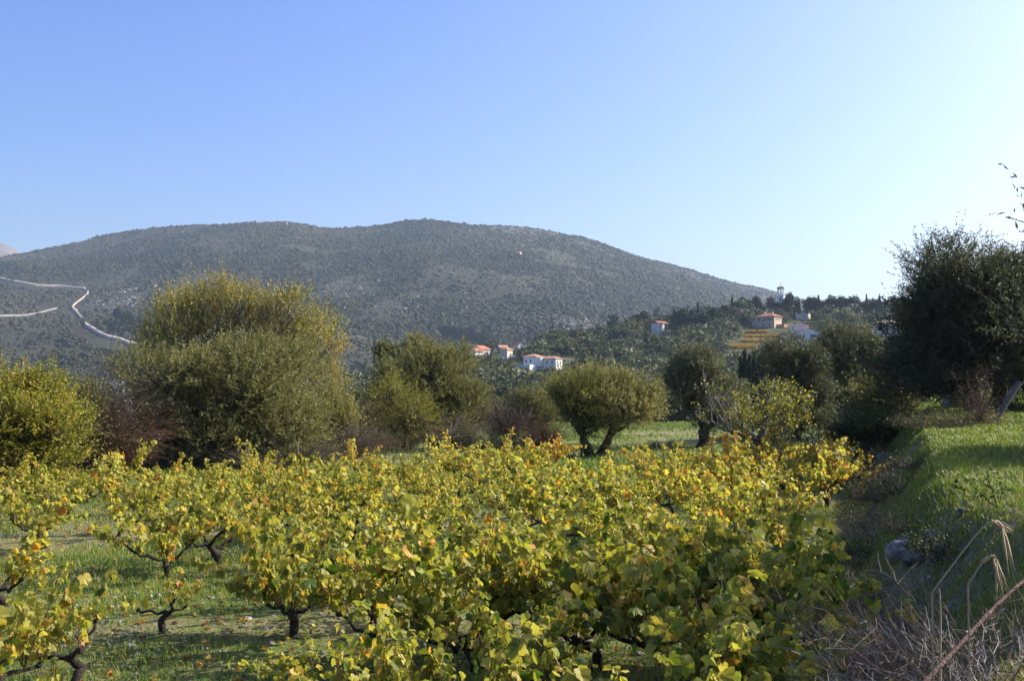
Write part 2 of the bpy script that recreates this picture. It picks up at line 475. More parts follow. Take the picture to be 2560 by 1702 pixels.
us = np.linspace(-.74, .74, 560); yy = np.geomspace(61.5, 3100, 430)
U_, Y = np.meshgrid(us, yy); X = U_ * Y
Zm = mid_h(X, Y); Zb = mnt_h(X, Y)
Z = H(X, Y) - .05
V = np.stack([X, Y, Z], -1).reshape(-1, 3)
F = grid_faces(len(us), len(yy))
isb = (Zb > Zm).ravel()[F].mean(1) > .5
for nm, mask in (('hillside', ~isb), ('mountain', isb)):
    fs = F[mask]; used = np.unique(fs); re = np.full(len(V), -1); re[used] = np.arange(len(used))
    mb = MB(); mb.add(V[used], re[fs])
    tag(mb.build(nm, M[nm], smooth=True), kind='structure')

# a further bare hill at the left edge
us = np.linspace(-.9, -.30, 90); yy = np.linspace(2900, 3900, 60)
U_, Y = np.meshgrid(us, yy); X = U_ * Y
px = 1280 + FPX * U_
ar = (965 - np.interp(px, [-1200, -500, -150, 0, 30, 62, 120, 300], [560, 560, 585, 607, 620, 642, 680, 760])) / FPX
s = np.clip((Y - 2900) / 800, 0, 1)
Z = CAMZ + Y * (ar * (.6 + .4 * (1 - (1 - s) ** 2))) - np.maximum(Y - 3700, 0) * .3 + 10 * (fbm(X / 90, Y / 90, 51, 3) - .5)
mb = MB(); mb.add(np.stack([X, Y, Z], -1).reshape(-1, 3), grid_faces(len(us), len(yy)))
tag(mb.build('distant_hill', M['far_hill'], smooth=True), kind='structure')

# low ground reaching the horizon outside the modelled hills
mb = MB()
A = np.linspace(0, 2 * math.pi, 65)[:-1]
ring = lambda r, z: np.stack([r * np.cos(A), r * np.sin(A), np.full(64, z)], 1)
mb.add(np.concatenate([ring(30, -12.), ring(9000, -60.)]), np.array([[i, (i + 1) % 64, 64 + (i + 1) % 64, 64 + i] for i in range(64)]))
tag(mb.build('terrain', M['hillside']), kind='structure')

# roads cut into the mountain: a bed and the bare cut bank above it
def hill_road(name, pts, width, bank, mat):
    P = []
    for (a, b), (c, d) in zip(pts[:-1], pts[1:]):
        n = max(2, int(math.hypot(c - a, d - b) / 3))
        for t in np.linspace(0, 1, n, endpoint=False):
            P.append((a + (c - a) * t, b + (d - b) * t))
    P = np.array(P)
    P = hits(P[:, 0], P[:, 1], 600, 2700, 2000)
    k = np.ones(3) / 3
    for q in range(2):
        P[:, q] = np.convolve(np.pad(P[:, q], 1, mode='edge'), k, 'valid')
    P[:, 2] = H(P[:, 0], P[:, 1])
    w = width * (.7 + .6 * fbm(np.arange(len(P)) * .3, np.zeros(len(P)), 9, 2))
    up = np.tile(np.array([[0, 1.0, 0]]), (len(P), 1))
    a = P.copy(); a[:, 1] -= w * .5; a[:, 2] = np.maximum(H(a[:, 0], a[:, 1]), P[:, 2] - .6) + 1.9
    b = P.copy(); b[:, 1] += w * .5; b[:, 2] = np.minimum(H(b[:, 0], b[:, 1]), P[:, 2]) + 2.1
    bk = bank * (.3 + 1.2 * fbm(np.arange(len(P)) * .4, np.ones(len(P)) * 7, 12, 2))
    c = b.copy(); c[:, 1] += 1.5; c[:, 2] = b[:, 2] + bk
    lo = a.copy(); lo[:, 1] -= 2.0; lo[:, 2] = H(lo[:, 0], lo[:, 1]) - 1.0
    hi = c.copy(); hi[:, 1] += 2.0; hi[:, 2] = H(hi[:, 0], hi[:, 1]) - 1.0
    n = len(P)
    v = np.concatenate([lo, a, b, c, hi]); f = []
    for r in range(4):
        for i in range(n - 1): f.append((r * n + i, r * n + i + 1, (r + 1) * n + i + 1, (r + 1) * n + i))
    mb = MB(); mb.add(v, np.array(f))
    tag(mb.build(name, mat), kind='structure')
    return P
road_pts = [(-60, 685), (0, 696), (40, 705), (90, 714), (150, 717), (212, 722), (222, 732), (205, 748), (195, 755), (182, 765), (180, 770), (192, 780),
            (200, 792), (210, 800), (213, 812), (232, 823), (252, 835), (272, 844), (300, 850), (322, 858), (356, 867)]
ROADP = [hill_road('mountain_road', road_pts, 3.6, .7, M['road']),
         hill_road('mountain_track', [(-60, 792), (0, 791), (60, 790), (100, 783), (145, 771)], 1.2, .3, M['track'])]
ROADP = np.concatenate(ROADP)

# ------------------------------------------------------------------ scrub over the mountain (nobody could count it)
def ico():
    t = (1 + 5 ** .5) / 2
    v = np.array([[-1, t, 0], [1, t, 0], [-1, -t, 0], [1, -t, 0], [0, -1, t], [0, 1, t], [0, -1, -t], [0, 1, -t], [t, 0, -1], [t, 0, 1], [-t, 0, -1], [-t, 0, 1]], float)
    f = np.array([[0, 11, 5], [0, 5, 1], [0, 1, 7], [0, 7, 10], [0, 10, 11], [1, 5, 9], [5, 11, 4], [11, 10, 2], [10, 7, 6], [7, 1, 8], [3, 9, 4], [3, 4, 2],
                  [3, 2, 6], [3, 6, 8], [3, 8, 9], [4, 9, 5], [2, 4, 11], [6, 2, 10], [8, 6, 7], [9, 8, 1]])
    return unit(v), f
ICO = ico()

def scatter_bushes(mb, P, rad, tint, zs=.8, jit=.35):
    n = len(P); v, f = ICO
    sc = rad[:, None, None] * (1 + jit * (rng.random((n, 12, 1)) * 2 - 1))
    a = rng.random(n) * 6.28
    vx = v[None, :, 0] * np.cos(a)[:, None] - v[None, :, 1] * np.sin(a)[:, None]
    vy = v[None, :, 0] * np.sin(a)[:, None] + v[None, :, 1] * np.cos(a)[:, None]
    vz = np.broadcast_to(v[None, :, 2], vx.shape) * np.broadcast_to(np.asarray(zs, float).reshape(-1, 1), vx.shape)
    w = P[:, None, :] + np.stack([vx, vy, vz], -1) * sc
    c = np.zeros((n, 12, 3)); c[:, :, 0] = tint[:, None]; c[:, :, 2] = rng.random((n, 12))
    mb.add(w.reshape(-1, 3), (f[None] + (np.arange(n) * 12)[:, None, None]).reshape(-1, 3), c.reshape(-1, 3))

N = 340000
u = rng.uniform(-.56, .56, N); y = rng.uniform(640 ** 1.6, 2640 ** 1.6, N) ** (1 / 1.6); x = u * y
keep = mnt_h(x, y) > mid_h(x, y) + .5
x, y = x[keep], y[keep]
px = 1280 + FPX * x / y; zz = H(x, y); py = 965 - FPX * (zz - CAMZ) / y
dens = fbm(x / 75, y / 110, 61, 4)
rocky = np.exp(-((px - 1300) / 170) ** 2 - ((py - 592) / 26) ** 2) + .5 * np.exp(-((px - 1430) / 90) ** 2 - ((py - 808) / 30) ** 2) \
    + .7 * np.exp(-((px - 820) / 120) ** 2 - ((py - 574) / 10) ** 2) + .6 * np.exp(-((px - 320) / 90) ** 2 - ((py - 760) / 40) ** 2)
keep = rng.random(len(x)) < np.clip((dens - .34) * 5.0 - rocky * .6, .12, 1)
x, y, dens = x[keep], y[keep], dens[keep]
for k in range(0, len(ROADP), 2):
    m_ = (np.abs(x - ROADP[k, 0]) < 6) & (y < ROADP[k, 1] + 3) & (y > ROADP[k, 1] - 30)
    x, y, dens = x[~m_], y[~m_], dens[~m_]
rad = rng.lognormal(math.log(1.25), .45, len(x)) * (.75 + .7 * dens)
rad = np.clip(rad, .7, 5.2)
P = np.stack([x, y, H(x, y) + rad * .25], 1)
t = np.clip(.75 * fbm(x / 160, y / 240, 66, 3) + .13 * rng.normal(size=len(x)) + .12 - .07 * (rad - 1.8), 0, 1)
mb = MB(); scatter_bushes(mb, P, rad, t, .85)
tag(mb.build('maquis_scrub', M['maquis']), 'dark green scrub and low trees covering the whole mountain slope', 'scrub', kind='stuff')

# pale outcrops on the mountain
N = 9000
cl = [(1210, 585, 70, 9, .16), (1330, 598, 120, 14, .26), (830, 574, 60, 5, .1), (1500, 620, 90, 10, .1), (1360, 800, 40, 8, .04), (1440, 800, 45, 14, .05),
      (330, 755, 70, 30, .12), (890, 590, 300, 15, .05), (1060, 690, 300, 60, .03), (100, 640, 60, 6, .015), (850, 720, 60, 14, .03), (1010, 770, 40, 12, .02), (250, 600, 200, 20, .02)]
cx = []
for a, b, sa, sb, w in cl:
    n = int(N * w * .45)
    for k in range(n):
        q = (a + rng.normal() * sa, b + rng.normal() * sb)
        cx.append(q)
cx = np.array(cx)
P = hits(cx[:, 0], cx[:, 1], 650, 2700, 500)
P = P[P[:, 1] < 2640]
rad = np.clip(rng.lognormal(math.log(1.0), .5, len(P)), .4, 3.2)
mb = MB(); scatter_bushes(mb, P + [0, 0, .2], rad, np.zeros(len(P)), .6, .45)
M['outcrop'] = plain_mat('outcrop', [(.3, (.17, .155, .13)), (.7, (.34, .315, .28))], .2, .95, local=False)
tag(mb.build('rock_outcrops', M['outcrop']), 'pale grey limestone outcrops scattered among the mountain scrub', 'rocks', kind='stuff')

# ------------------------------------------------------------------ tree and bush makers
def bez(a, b, c, m=7):
    t = np.linspace(0, 1, m)[:, None]
    a, b, c = (np.asarray(q, float) for q in (a, b, c))
    return a * (1 - t) ** 2 + 2 * b * t * (1 - t) + c * t * t

def auto_lobes(w, d, z0, z1, n, frac=.42, seed=0, up=.1):
    """n overlapping clumps that together fill a crown w wide, d deep, from z0 to z1"""
    r = np.random.default_rng(seed)
    out = [((0, 0, z0 + (z1 - z0) * .52), (w * .30, d * .30, (z1 - z0) * .36))]
    for k in range(n):
        a = k * 2.39996 + r.uniform(-.4, .4)
        zz = r.uniform(-.75, 1.0) ; q = math.sqrt(max(0, 1 - zz * zz * .8)) * r.uniform(.45, .88)
        f = frac * r.uniform(.45, 1.2)
        c = (math.cos(a) * q * w * .5, math.sin(a) * q * d * .5, z0 + (z1 - z0) * (.5 + r.uniform(.26, .44) * zz + up * .3))
        out.append((c, (w * .5 * f, d * .5 * f, (z1 - z0) * .5 * f * 1.05)))
    return out

def crown(mb, lobes, nshoot, slen, nleaf, lsize, lw, tint=.45, tsd=.16, out=.6, up=.5, shell=(.45, 1.05), jit=.55, droop=0., nout=.3, tpl=None, wood=None, wfrac=.3, wrad=.006, ldir=.55):
    cs = np.array([q[0] for q in lobes]); rs = np.array([q[1] for q in lobes])
    wgt = np.prod(rs, 1) ** (2 / 3); wgt /= wgt.sum()
    li = rng.choice(len(lobes), nshoot, p=wgt)
    d = rand_unit(nshoot)
    flip = (d[:, 2] < -.25) & (rng.random(nshoot) < .55); d[flip, 2] *= -1
    r = shell[0] + (shell[1] - shell[0]) * rng.random(nshoot) ** .6
    r = r * (.62 + .70 * vnoise(d[:, 0] * 2.9 + li * 7.3, d[:, 2] * 2.9 + d[:, 1] * 2.1 + li * 3.1, 77))
    P = cs[li] + d * rs[li] * r[:, None]
    D = unit(d * out + np.array([0, 0, up]) + rand_unit(nshoot) * jit)
    ln = slen * (.6 + .8 * rng.random(nshoot)) * np.where(rng.random(nshoot) < .07, 1.9, 1.0)
    lobet = rng.normal(size=len(lobes)) * tsd * .55
    st = tint + lobet[li] + rng.normal(size=nshoot) * tsd
    t = (np.arange(nleaf)[None] + rng.random((nshoot, nleaf))) / nleaf
    Q = P[:, None] + D[:, None] * (ln[:, None] * t)[:, :, None]
    Q[:, :, 2] -= droop * (t ** 2) * ln[:, None]
    Q = Q.reshape(-1, 3); n = len(Q)
    DD = np.repeat(D, nleaf, 0)
    T = unit(DD * ldir + rand_unit(n) * .8); T[:, 2] -= droop * .5
    Nn = rand_unit(n) + np.array([0, 0, .35]) + np.repeat(d, nleaf, 0) * nout
    L = lsize * (.65 + .7 * rng.random(n))
    c = np.clip(np.repeat(st, nleaf) + rng.normal(size=n) * tsd * .5, 0, 1)
    tv, tf = tpl if tpl is not None else leaf_tpl(lw)
    place_template(mb, Q, T, Nn, L, tv, tf, c)
    if wood is not None and wfrac > 0:
        k = rng.random(nshoot) < wfrac
        W = P[k][:, None] + D[k][:, None] * (ln[k][:, None] * np.linspace(-.8, .95, 5)[None])[:, :, None]
        W[:, :, 2] -= droop * (np.linspace(0, .95, 5) ** 2)[None] * ln[k][:, None]
        W[:, 0] = W[:, 0] * .75 + cs[li[k]] * .25
        tubes(wood, W, np.linspace(1.6, .5, 5)[None] * wrad * np.ones((k.sum(), 1)), 3)

def limbs(mb, base, fork, lobes, r0, k=9, nsub=4, wob=.12, trunk_m=8):
    base = np.asarray(base, float); fork = np.asarray(fork, float)
    P = base + (fork - base) * np.linspace(0, 1, trunk_m)[:, None]
    P[1:-1, :2] += rng.normal(size=(trunk_m - 2, 2)) * wob * r0 * 2
    rad = r0 * (1.35 - .55 * np.linspace(0, 1, trunk_m) ** .6) * (1 + .12 * rng.normal(size=trunk_m))
    tubes(mb, P, rad, k)
    for c, rr in lobes:
        c = np.asarray(c, float); rr = np.asarray(rr, float)
        mid = (fork + c) / 2 + np.array([(c[0] - fork[0]) * .12, (c[1] - fork[1]) * .12, -.12 * np.linalg.norm(c - fork)])
        B = bez(fork + rng.normal(size=3) * r0 * .25 - [0, 0, r0 * .5], mid + rng.normal(size=3) * .1 * np.linalg.norm(c - fork), c, 8)
        B[2:-1] += rng.normal(size=(5, 3)) * r0 * .18
        tubes(mb, B, np.linspace(.52, .16, 8) * r0, 6)
        for j in range(nsub):
            d = rand_unit(1)[0]; d[2] = abs(d[2]) * .8 - .15
            s0 = B[random.choice([3, 4, 5, 6, 7])]
            e = c + d * rr * 1.02
            S = bez(s0, (s0 + e) / 2 + rng.normal(size=3) * .12 * np.linalg.norm(e - s0), e, 6)
            tubes(mb, S, np.linspace(.17, .04, 6) * r0, 4)

def tree(name, loc, label, cat, lobes, fork, r0, leafmat, barkmat='bark', group=None, trunks=None, nsub=4, fitz=None, fitw=None, **kw):
    t = empty(name, loc, label, cat, group)
    wood = MB(); leaf = MB()
    for b, f in (trunks or [((0, 0, -.15), fork)]):
        ls = lobes if not trunks else [l for l in lobes if min(range(len(trunks)), key=lambda i: np.linalg.norm(np.asarray(l[0])[:2] - np.asarray(trunks[i][1])[:2])) == [q[1] for q in trunks].index(f)]
        limbs(wood, b, f, ls, r0, nsub=nsub)
    crown(leaf, lobes, wood=wood, **kw)
    if fitz: fit([leaf, wood], fitz, fitw)
    wood.build('trunk', M[barkmat], t, smooth=True)
    leaf.build('crown', M[leafmat], t)
    return t

def twigs(mb, n, r, h, spread=.5, rad=.006, arch=.5, sub=3, base=.25, m=7, jit=.12, up=.9):
    """stems arching out of a base, each with finer side twigs"""
    a = rng.random(n) * 6.283; b = np.sqrt(rng.random(n)) * r * base
    P0 = np.stack([np.cos(a) * b, np.sin(a) * b, np.full(n, -.03)], 1)
    d = unit(np.stack([np.cos(a) * spread, np.sin(a) * spread, np.full(n, up)], 1) + rand_unit(n) * .45)
    d[:, 2] = np.abs(d[:, 2])
    ln = h * (.5 + .7 * rng.random(n)) * 1.1
    t = np.linspace(0, 1, m)
    P = P0[:, None] + d[:, None] * (ln[:, None] * t)[:, :, None]
    hd = unit(np.stack([np.cos(a), np.sin(a), np.zeros(n)], 1))
    P += hd[:, None] * (arch * r * (t ** 2)[None])[:, :, None]
    P[:, :, 2] -= arch * h * .55 * (t ** 2.4)[None] * (ln / h)[:, None]
    P += np.cumsum(rng.normal(size=P.shape) * jit * ln[:, None, None] / m * .5, 1)
    P[:, :, 2] = np.maximum(P[:, :, 2], .01)
    tubes(mb, P, np.linspace(1, .35, m)[None] * rad * (.6 + .8 * rng.random((n, 1))), 3, col=np.stack([rng.random(n)] * 3, 1))
    tips = [P[:, 3:].reshape(-1, 3)]
    if sub:
        k = n * sub
        i = rng.integers(0, n, k); j = rng.integers(1, m - 1, k)
        s0 = P[i, j]; dd = unit(P[i, j + 1] - P[i, j] + rand_unit(k) * .9 * np.linalg.norm(P[i, j + 1] - P[i, j], axis=1, keepdims=True))
        l2 = ln[i] * (.12 + .3 * rng.random(k)); t2 = np.linspace(0, 1, 4)
        Q = s0[:, None] + dd[:, None] * (l2[:, None] * t2)[:, :, None]
        Q += np.cumsum(rng.normal(size=Q.shape) * .12 * l2[:, None, None] / 4, 1)
        Q[:, :, 2] = np.maximum(Q[:, :, 2], .01)
        tubes(mb, Q, np.linspace(.6, .25, 4)[None] * rad * np.ones((k, 1)), 3, col=np.stack([rng.random(k)] * 3, 1))
        tips.append(Q[:, 1:].reshape(-1, 3))
    return np.concatenate(tips)

def leaves_at(mb, P, n, lsize, lw, tint, tsd, spread=.05, down=.2):
    P = P[rng.integers(0, len(P), n)] + rng.normal(size=(n, 3)) * spread
    T = rand_unit(n) - [0, 0, down]
    tv, tf = leaf_tpl(lw)
    place_template(mb, P, T, rand_unit(n) + [0, 0, .3], lsize * (.6 + .8 * rng.random(n)), tv, tf, np.clip(tint + tsd * rng.normal(size=n), 0, 1))

# ------------------------------------------------------------------ houses on the hillside
def hip_roof(mb, cx, cy, w, d, z, h, over=.5, th=.18):
    W, D = w / 2 + over, d / 2 + over
    r = max(0., W - D) ; r2 = max(0., D - W)
    v = [(-W, -D, z), (W, -D, z), (W, D, z), (-W, D, z), (-W, -D, z + th), (W, -D, z + th), (W, D, z + th), (-W, D, z + th)]
    v += [(-r, -r2, z + th + h), (r, r2, z + th + h)]
    f = [(3, 2, 1, 0), (0, 1, 5, 4), (1, 2, 6, 5), (2, 3, 7, 6), (3, 0, 4, 7)]
    if r > .01: f += [(4, 5, 9, 8), (6, 7, 8, 9), (5, 6, 9), (7, 4, 8)]
    elif r2 > .01: f += [(5, 6, 9, 8), (7, 4, 8, 9), (4, 5, 8), (6, 7, 9)]
    else: f += [(4, 5, 8), (5, 6, 8), (6, 7, 8), (7, 4, 8)]
    mb.add(np.array(v) + [cx, cy, .02], f)

def gable(mb, cx, cy, w, d, z, h, over=.4, th=.18, axis='x'):
    half = (d if axis == 'x' else w) / 2; ln = (w if axis == 'x' else d) / 2 + over
    sl = h / half; half += over
    poly = [(-half, z - over * sl), (0, z + h), (half, z - over * sl), (half, z - over * sl + th), (0, z + h + th * 1.15), (-half, z - over * sl + th)]
    n = 6
    v = np.array([(x, -ln, q) for x, q in poly] + [(x, ln, q) for x, q in poly])
    f = [(0, 1, 4, 5), (1, 2, 3, 4), (11, 10, 7, 6), (10, 9, 8, 7)] + [(i, n + i, n + (i + 1) % n, (i + 1) % n) for i in range(n)]
    if axis == 'x': v = np.stack([v[:, 1], -v[:, 0], v[:, 2]], 1)
    mb.add(v + [cx, cy, .02], f)

def gable_wall(mb, cx, cy, w, d, z0, z1, h, axis='x'):
    """walls with pointed ends under a gable roof"""
    a = (d if axis == 'x' else w) / 2; ln = (w if axis == 'x' else d) / 2
    poly = [(-a, z0), (a, z0), (a, z1), (0, z1 + h), (-a, z1)]
    v = np.array([(x, -ln, q) for x, q in poly] + [(x, ln, q) for x, q in poly]); n = 5
    f = [(0, 1, 2, 3, 4), (9, 8, 7, 6, 5)] + [(i, n + i, n + (i + 1) % n, (i + 1) % n) for i in range(n)]
    if axis == 'x': v = np.stack([v[:, 1], -v[:, 0], v[:, 2]], 1)
    mb.add(v + [cx, cy, 0], f)

def window(par, face, cx, cy, w, d, u, z, ww, wh, frame='trim', shutters=False, name='window'):
    """frame, recessed-looking pane and sill on face f/b/l/r of a block centred at cx,cy"""
    def put(mb, du, dz, sw, sh, o0, o1):
        o = (o0 + o1) / 2; t = o1 - o0
        if face == 'f': box(mb, (cx + u + du, cy - d / 2 - o, z + dz), (sw, t, sh))
        if face == 'b': box(mb, (cx + u + du, cy + d / 2 + o, z + dz), (sw, t, sh))
        if face == 'r': box(mb, (cx + w / 2 + o, cy + u + du, z + dz), (t, sw, sh))
        if face == 'l': box(mb, (cx - w / 2 - o, cy + u + du, z + dz), (t, sw, sh))
    m = MB(); b = .12
    for sx in (-1, 1): put(m, sx * (ww / 2 + b / 2), 0, b, wh, .003, .10)
    put(m, 0, wh / 2 + b / 2, ww + 2 * b, b, .003, .11); put(m, 0, -wh / 2 - b / 2, ww + 2 * b, b, .003, .16)
    o = m.build(name, M[frame], par)
    m = MB(); put(m, 0, 0, ww, wh, .003, .03); put(m, 0, 0, .06, wh, .031, .05)
    m.build('pane', M['glass'], o)
    if shutters:
        for sx in (-1, 1):
            m = MB(); put(m, sx * (ww / 2 + b + .3), 0, .5, wh, .003, .07); m.build('shutter', M['shutter'], o)
    return o

HOUSES = []        # picture rectangles kept clear of nearer trees
def place_house(px, py, rz, label, y0=130, y1=620, name='house', rect=None, cat='house', sink=0):
    p = hit(px, py, y0, y1, 4000)
    if rect: HOUSES.append((*rect, p[1]))
    return empty(name, p - [0, 0, sink], label, cat, None, rz), p[1] / FPX     # metres per photo pixel

def chimney(par, x, y, z, h, mat='cream_wall'):
    m = MB(); box(m, (x, y, z + h / 2), (.6, .5, h)); box(m, (x, y, z + h + .06), (.76, .66, .12)); m.build('chimney', M[mat], par)

# white villa with two orange hip roofs
t, s = place_house(1340, 922, R(-32), 'white villa with two orange hip roofs and a terrace below', rect=(1300, 1425, 876, 924), name='villa')
m = MB(); box(m, (-1.5, 0, 2.2), (7.6, 7, 7.6)); box(m, (7.4, 1.6, 2.2), (10.2, 6.4, 5.4)); box(m, (3.4, -1.2, 3.4), (2.8, 4.4, 4.4)); m.build('wall', M['white_wall'], t)
m = MB(); hip_roof(m, -1.5, 0, 7.6, 7, 6.0, 1.5); hip_roof(m, 7.4, 1.6, 10.2, 6.4, 4.92, 1.3); r = m.build('roof', M['tile'], t)
for u in (-2.2, 0.4): window(t, 'f', -1.5, 0, 7.6, 7, u, 3.9, .9, 1.7)
for u in (-3.2, 0, 3.0): window(t, 'f', 7.4, 1.6, 10.2, 6.4, u, 3.2, .9, 1.4, 'trim')
for u in (-1.6, 1.4): window(t, 'r', 7.4, 1.6, 10.2, 6.4, u, 3.2, .9, 1.4, 'trim')
window(t, 'r', -1.5, 0, 7.6, 7, -1.6, 3.9, 1.0, 1.9)
m = MB(); box(m, (-5.5, -7.2, -.3), (16, 6.4, 2.6)); box(m, (-5.5, -10.25, 1.5), (16, .3, .9)); box(m, (2.35, -7.2, 1.5), (.3, 5.8, .9)); m.build('terrace', M['white_wall'], t)
for k in range(6):
    m = MB(); box(m, (-12 + k * 2.5, -10.45, -.2), (1.5, .06, 1.0)); m.build('terrace_opening', M['glass'], t)

t.scale = (.70, .70, .70)

# square tower house
t, s = place_house(1266, 897, R(-38), 'square cream tower house with orange pyramid roof', rect=(1246, 1290, 866, 900), name='tower_house')
m = MB(); box(m, (0, 0, 1.3), (4.3, 4.3, 5.4)); m.build('wall', M['cream_wall'], t)
m = MB(); hip_roof(m, 0, 0, 4.3, 4.3, 4.0, 1.3, .35); m.build('roof', M['tile'], t)
window(t, 'f', 0, 0, 4.3, 4.3, -.4, 1.9, .7, 1.1); window(t, 'r', 0, 0, 4.3, 4.3, .5, 1.9, .7, 1.1)
m = MB(); gable_wall(m, 3.8, .6, 3.0, 3.2, -1.4, .6, .8); m.build('annex', M['rubble'], t)
m = MB(); gable(m, 3.8, .6, 3.0, 3.2, .6, .8, .25); m.build('annex_roof', M['grey_tile'], t)

t.scale = (.82, .82, .86)

# low roofs at the valley end
t, s = place_house(1134, 893, R(-8), 'long low red roof left of the gabled white house', rect=(1108, 1158, 874, 884), sink=.2)
m = MB(); gable_wall(m, 0, 0, 7.2, 4.6, -1, 1.6, 1.1); m.build('wall', M['white_wall'], t)
m = MB(); gable(m, 0, 0, 7.2, 4.6, 1.6, 1.1); m.build('roof', M['red_tile'], t)
window(t, 'f', 0, 0, 7.2, 4.6, 0, .7, .9, 1.0)
t, s = place_house(1196, 893, R(50), 'white gabled house with stepped red roofs below the scrub slope', rect=(1170, 1226, 858, 884), sink=-.3)
m = MB(); gable_wall(m, 2.6, 1.0, 5.6, 5.0, -1, 3.0, 1.4, 'x'); gable_wall(m, -2.6, -.6, 5.0, 4.4, -1, 2.0, 1.2, 'x'); m.build('wall', M['white_wall'], t)
m = MB(); gable(m, 2.6, 1.0, 5.6, 5.0, 3.0, 1.4); gable(m, -2.4, -.6, 4.6, 4.4, 2.0, 1.2); m.build('roof', M['red_tile'], t)
window(t, 'r', 2.6, 1.0, 5.6, 5.0, 0, 2.0, .9, 1.1); window(t, 'f', 2.6, 1.0, 5.6, 5.0, 1, 1.6, .9, 1.1)
t, s = place_house(1256, 880, R(20), 'small brownish roof above the square tower house', y1=640, rect=(1245, 1266, 856, 868), sink=-.2)
m = MB(); gable_wall(m, 0, 0, 3.4, 3.2, -1, 1.6, .9); m.build('wall', M['rubble'], t)
m = MB(); gable(m, 0, 0, 3.4, 3.2, 1.6, .9); m.build('roof', M['tile'], t)
window(t, 'f', 0, 0, 3.4, 3.2, 0, .8, .7, .9)
t, s = place_house(1298, 874, R(35), 'small red roof among the trees above the white villa', y1=640, rect=(1288, 1308, 852, 866), sink=-.3)
m = MB(); gable_wall(m, 0, 0, 3.0, 3.2, -1, 1.9, 1.0, 'y'); m.build('wall', M['white_wall'], t)
m = MB(); gable(m, 0, 0, 3.0, 3.2, 1.9, 1.0, axis='y'); m.build('roof', M['red_tile'], t)
window(t, 'f', 0, 0, 3.0, 3.2, 0, .8, .7, .9)

# red roofed balcony house
t, s = place_house(1649, 833, R(44), 'white two storey house with red roof and open balcony', rect=(1624, 1675, 796, 834))
m = MB(); box(m, (-2.6, 0, 2.0), (2.2, 5.0, 6.8)); box(m, (1.2, 1.2, 2.0), (5.4, 2.6, 6.8)); box(m, (1.2, -1.3, .15), (5.4, 2.4, 3.1)); m.build('wall', M['white_wall'], t)
m = MB(); gable(m, -.1, 0, 7.6, 5.2, 5.4, 1.1, .35); m.build('roof', M['red_tile'], t)
for x in (-.9, 1.2, 3.7):
    m = MB(); box(m, (x, -2.35, 3.5), (.25, .25, 3.6)); m.build('balcony_post', M['trim'], t)
m = MB()
for k in range(26): box(m, (-1.3 + k * .2, -2.4, 2.2), (.04, .04, .9))
box(m, (1.2, -2.4, 2.68), (5.2, .06, .06)); m.build('railing', M['iron'], t)
window(t, 'f', -2.6, 0, 2.2, 5.0, 0, 3.5, .8, 1.9, shutters=False); window(t, 'f', -2.6, 0, 2.2, 5.0, 0, .4, .8, 1.6)
for u in (-1.5, .6): window(t, 'f', 1.2, -1.3, 5.4, 2.4, u, .3, .8, 1.7)
window(t, 'f', 1.2, 1.2, 5.4, 2.6, -.6, 3.0, 1.2, 2.0, 'shutter', name='balcony_door')
m = MB(); box(m, (7.5, -1.8, -.2), (7, .4, 1.2)); m.build('garden_wall', M['rubble'], t)

t.scale = (.88, .88, .82)

# large beige villa
t, s = place_house(1922, 816, R(-40), 'large beige villa with red hip roof above the orange vine terraces', rect=(1866, 1966, 776, 818), name='villa')
k = s * 2745 / 480
m = MB(); box(m, (0, 0, 1.4), (11.0, 9.0, 7.6)); m.build('wall', M['beige_wall'], t)
m = MB(); hip_roof(m, 0, 0, 11.0, 9.0, 5.2, 1.9, .7); m.build('roof', M['red_tile'], t)
for u in (-3.4, 0.0, 3.2): window(t, 'f', 0, 0, 11, 9, u, 3.6, 1.0, 1.7, 'trim', True)
for u in (-1.0, 3.0): window(t, 'f', 0, 0, 11, 9, u, .4, 1.0, 1.8, 'trim')
for u in (-2.2, 0, 2.4): window(t, 'r', 0, 0, 11, 9, u, 3.7, .8, 1.2, 'trim')
for u in (-1.6, 1.6): window(t, 'r', 0, 0, 11, 9, u, .4, 1.0, 1.2, 'trim')
chimney(t, -2.8, 1, 6.4, 1.8); chimney(t, 3.2, -1.5, 6.0, 1.6)
m = MB(); box(m, (-7.2, .5, .15), (3.4, 6.0, 5.1)); m.build('porch', M['beige_wall'], t)
m = MB(); box(m, (-7.2, .4, 5.0), (3.6, 6.6, .16))
for y in (-2.6, 2.8): box(m, (-8.8, y, 3.8), (.2, .2, 2.3))
m.build('pergola', M['trim'], t)
m = MB(); box(m, (7.6, 1.0, -.4), (4, 4, 2.6)); m.build('annex', M['tile'], t)

t.scale = (.84, .84, .84)

# pale house with two gables
t, s = place_house(2014, 846, R(-3), 'pale two gabled house with dark windows and low white wall', rect=(1982, 2050, 798, 850))
m = MB(); gable_wall(m, -2.3, 1.5, 6.9, 6.0, -3, 5.6, 1.1, 'y'); m.build('wall', M['pink_wall'], t)
m = MB(); gable_wall(m, .4, -3.5, 9.4, 4.0, -3, 2.6, 1.3, 'y'); box(m, (-6.0, -.6, 1.2), (.6, 5.0, 8.8)); m.build('front_wing', M['white_wall'], t)
m = MB(); gable(m, -2.3, 1.5, 6.9, 6.0, 5.6, 1.1, .25, .16, 'y'); gable(m, .4, -3.5, 9.4, 4.0, 2.6, 1.3, .25, .16, 'y'); m.build('roof', M['tile'], t)
chimney(t, -.6, -1.3, 3.8, 2.0, 'white_wall')
for u in (-4.1, -2.6): window(t, 'f', .4, -3.5, 9.4, 4.0, u + .3, .6, .8, 2.0, 'trim')
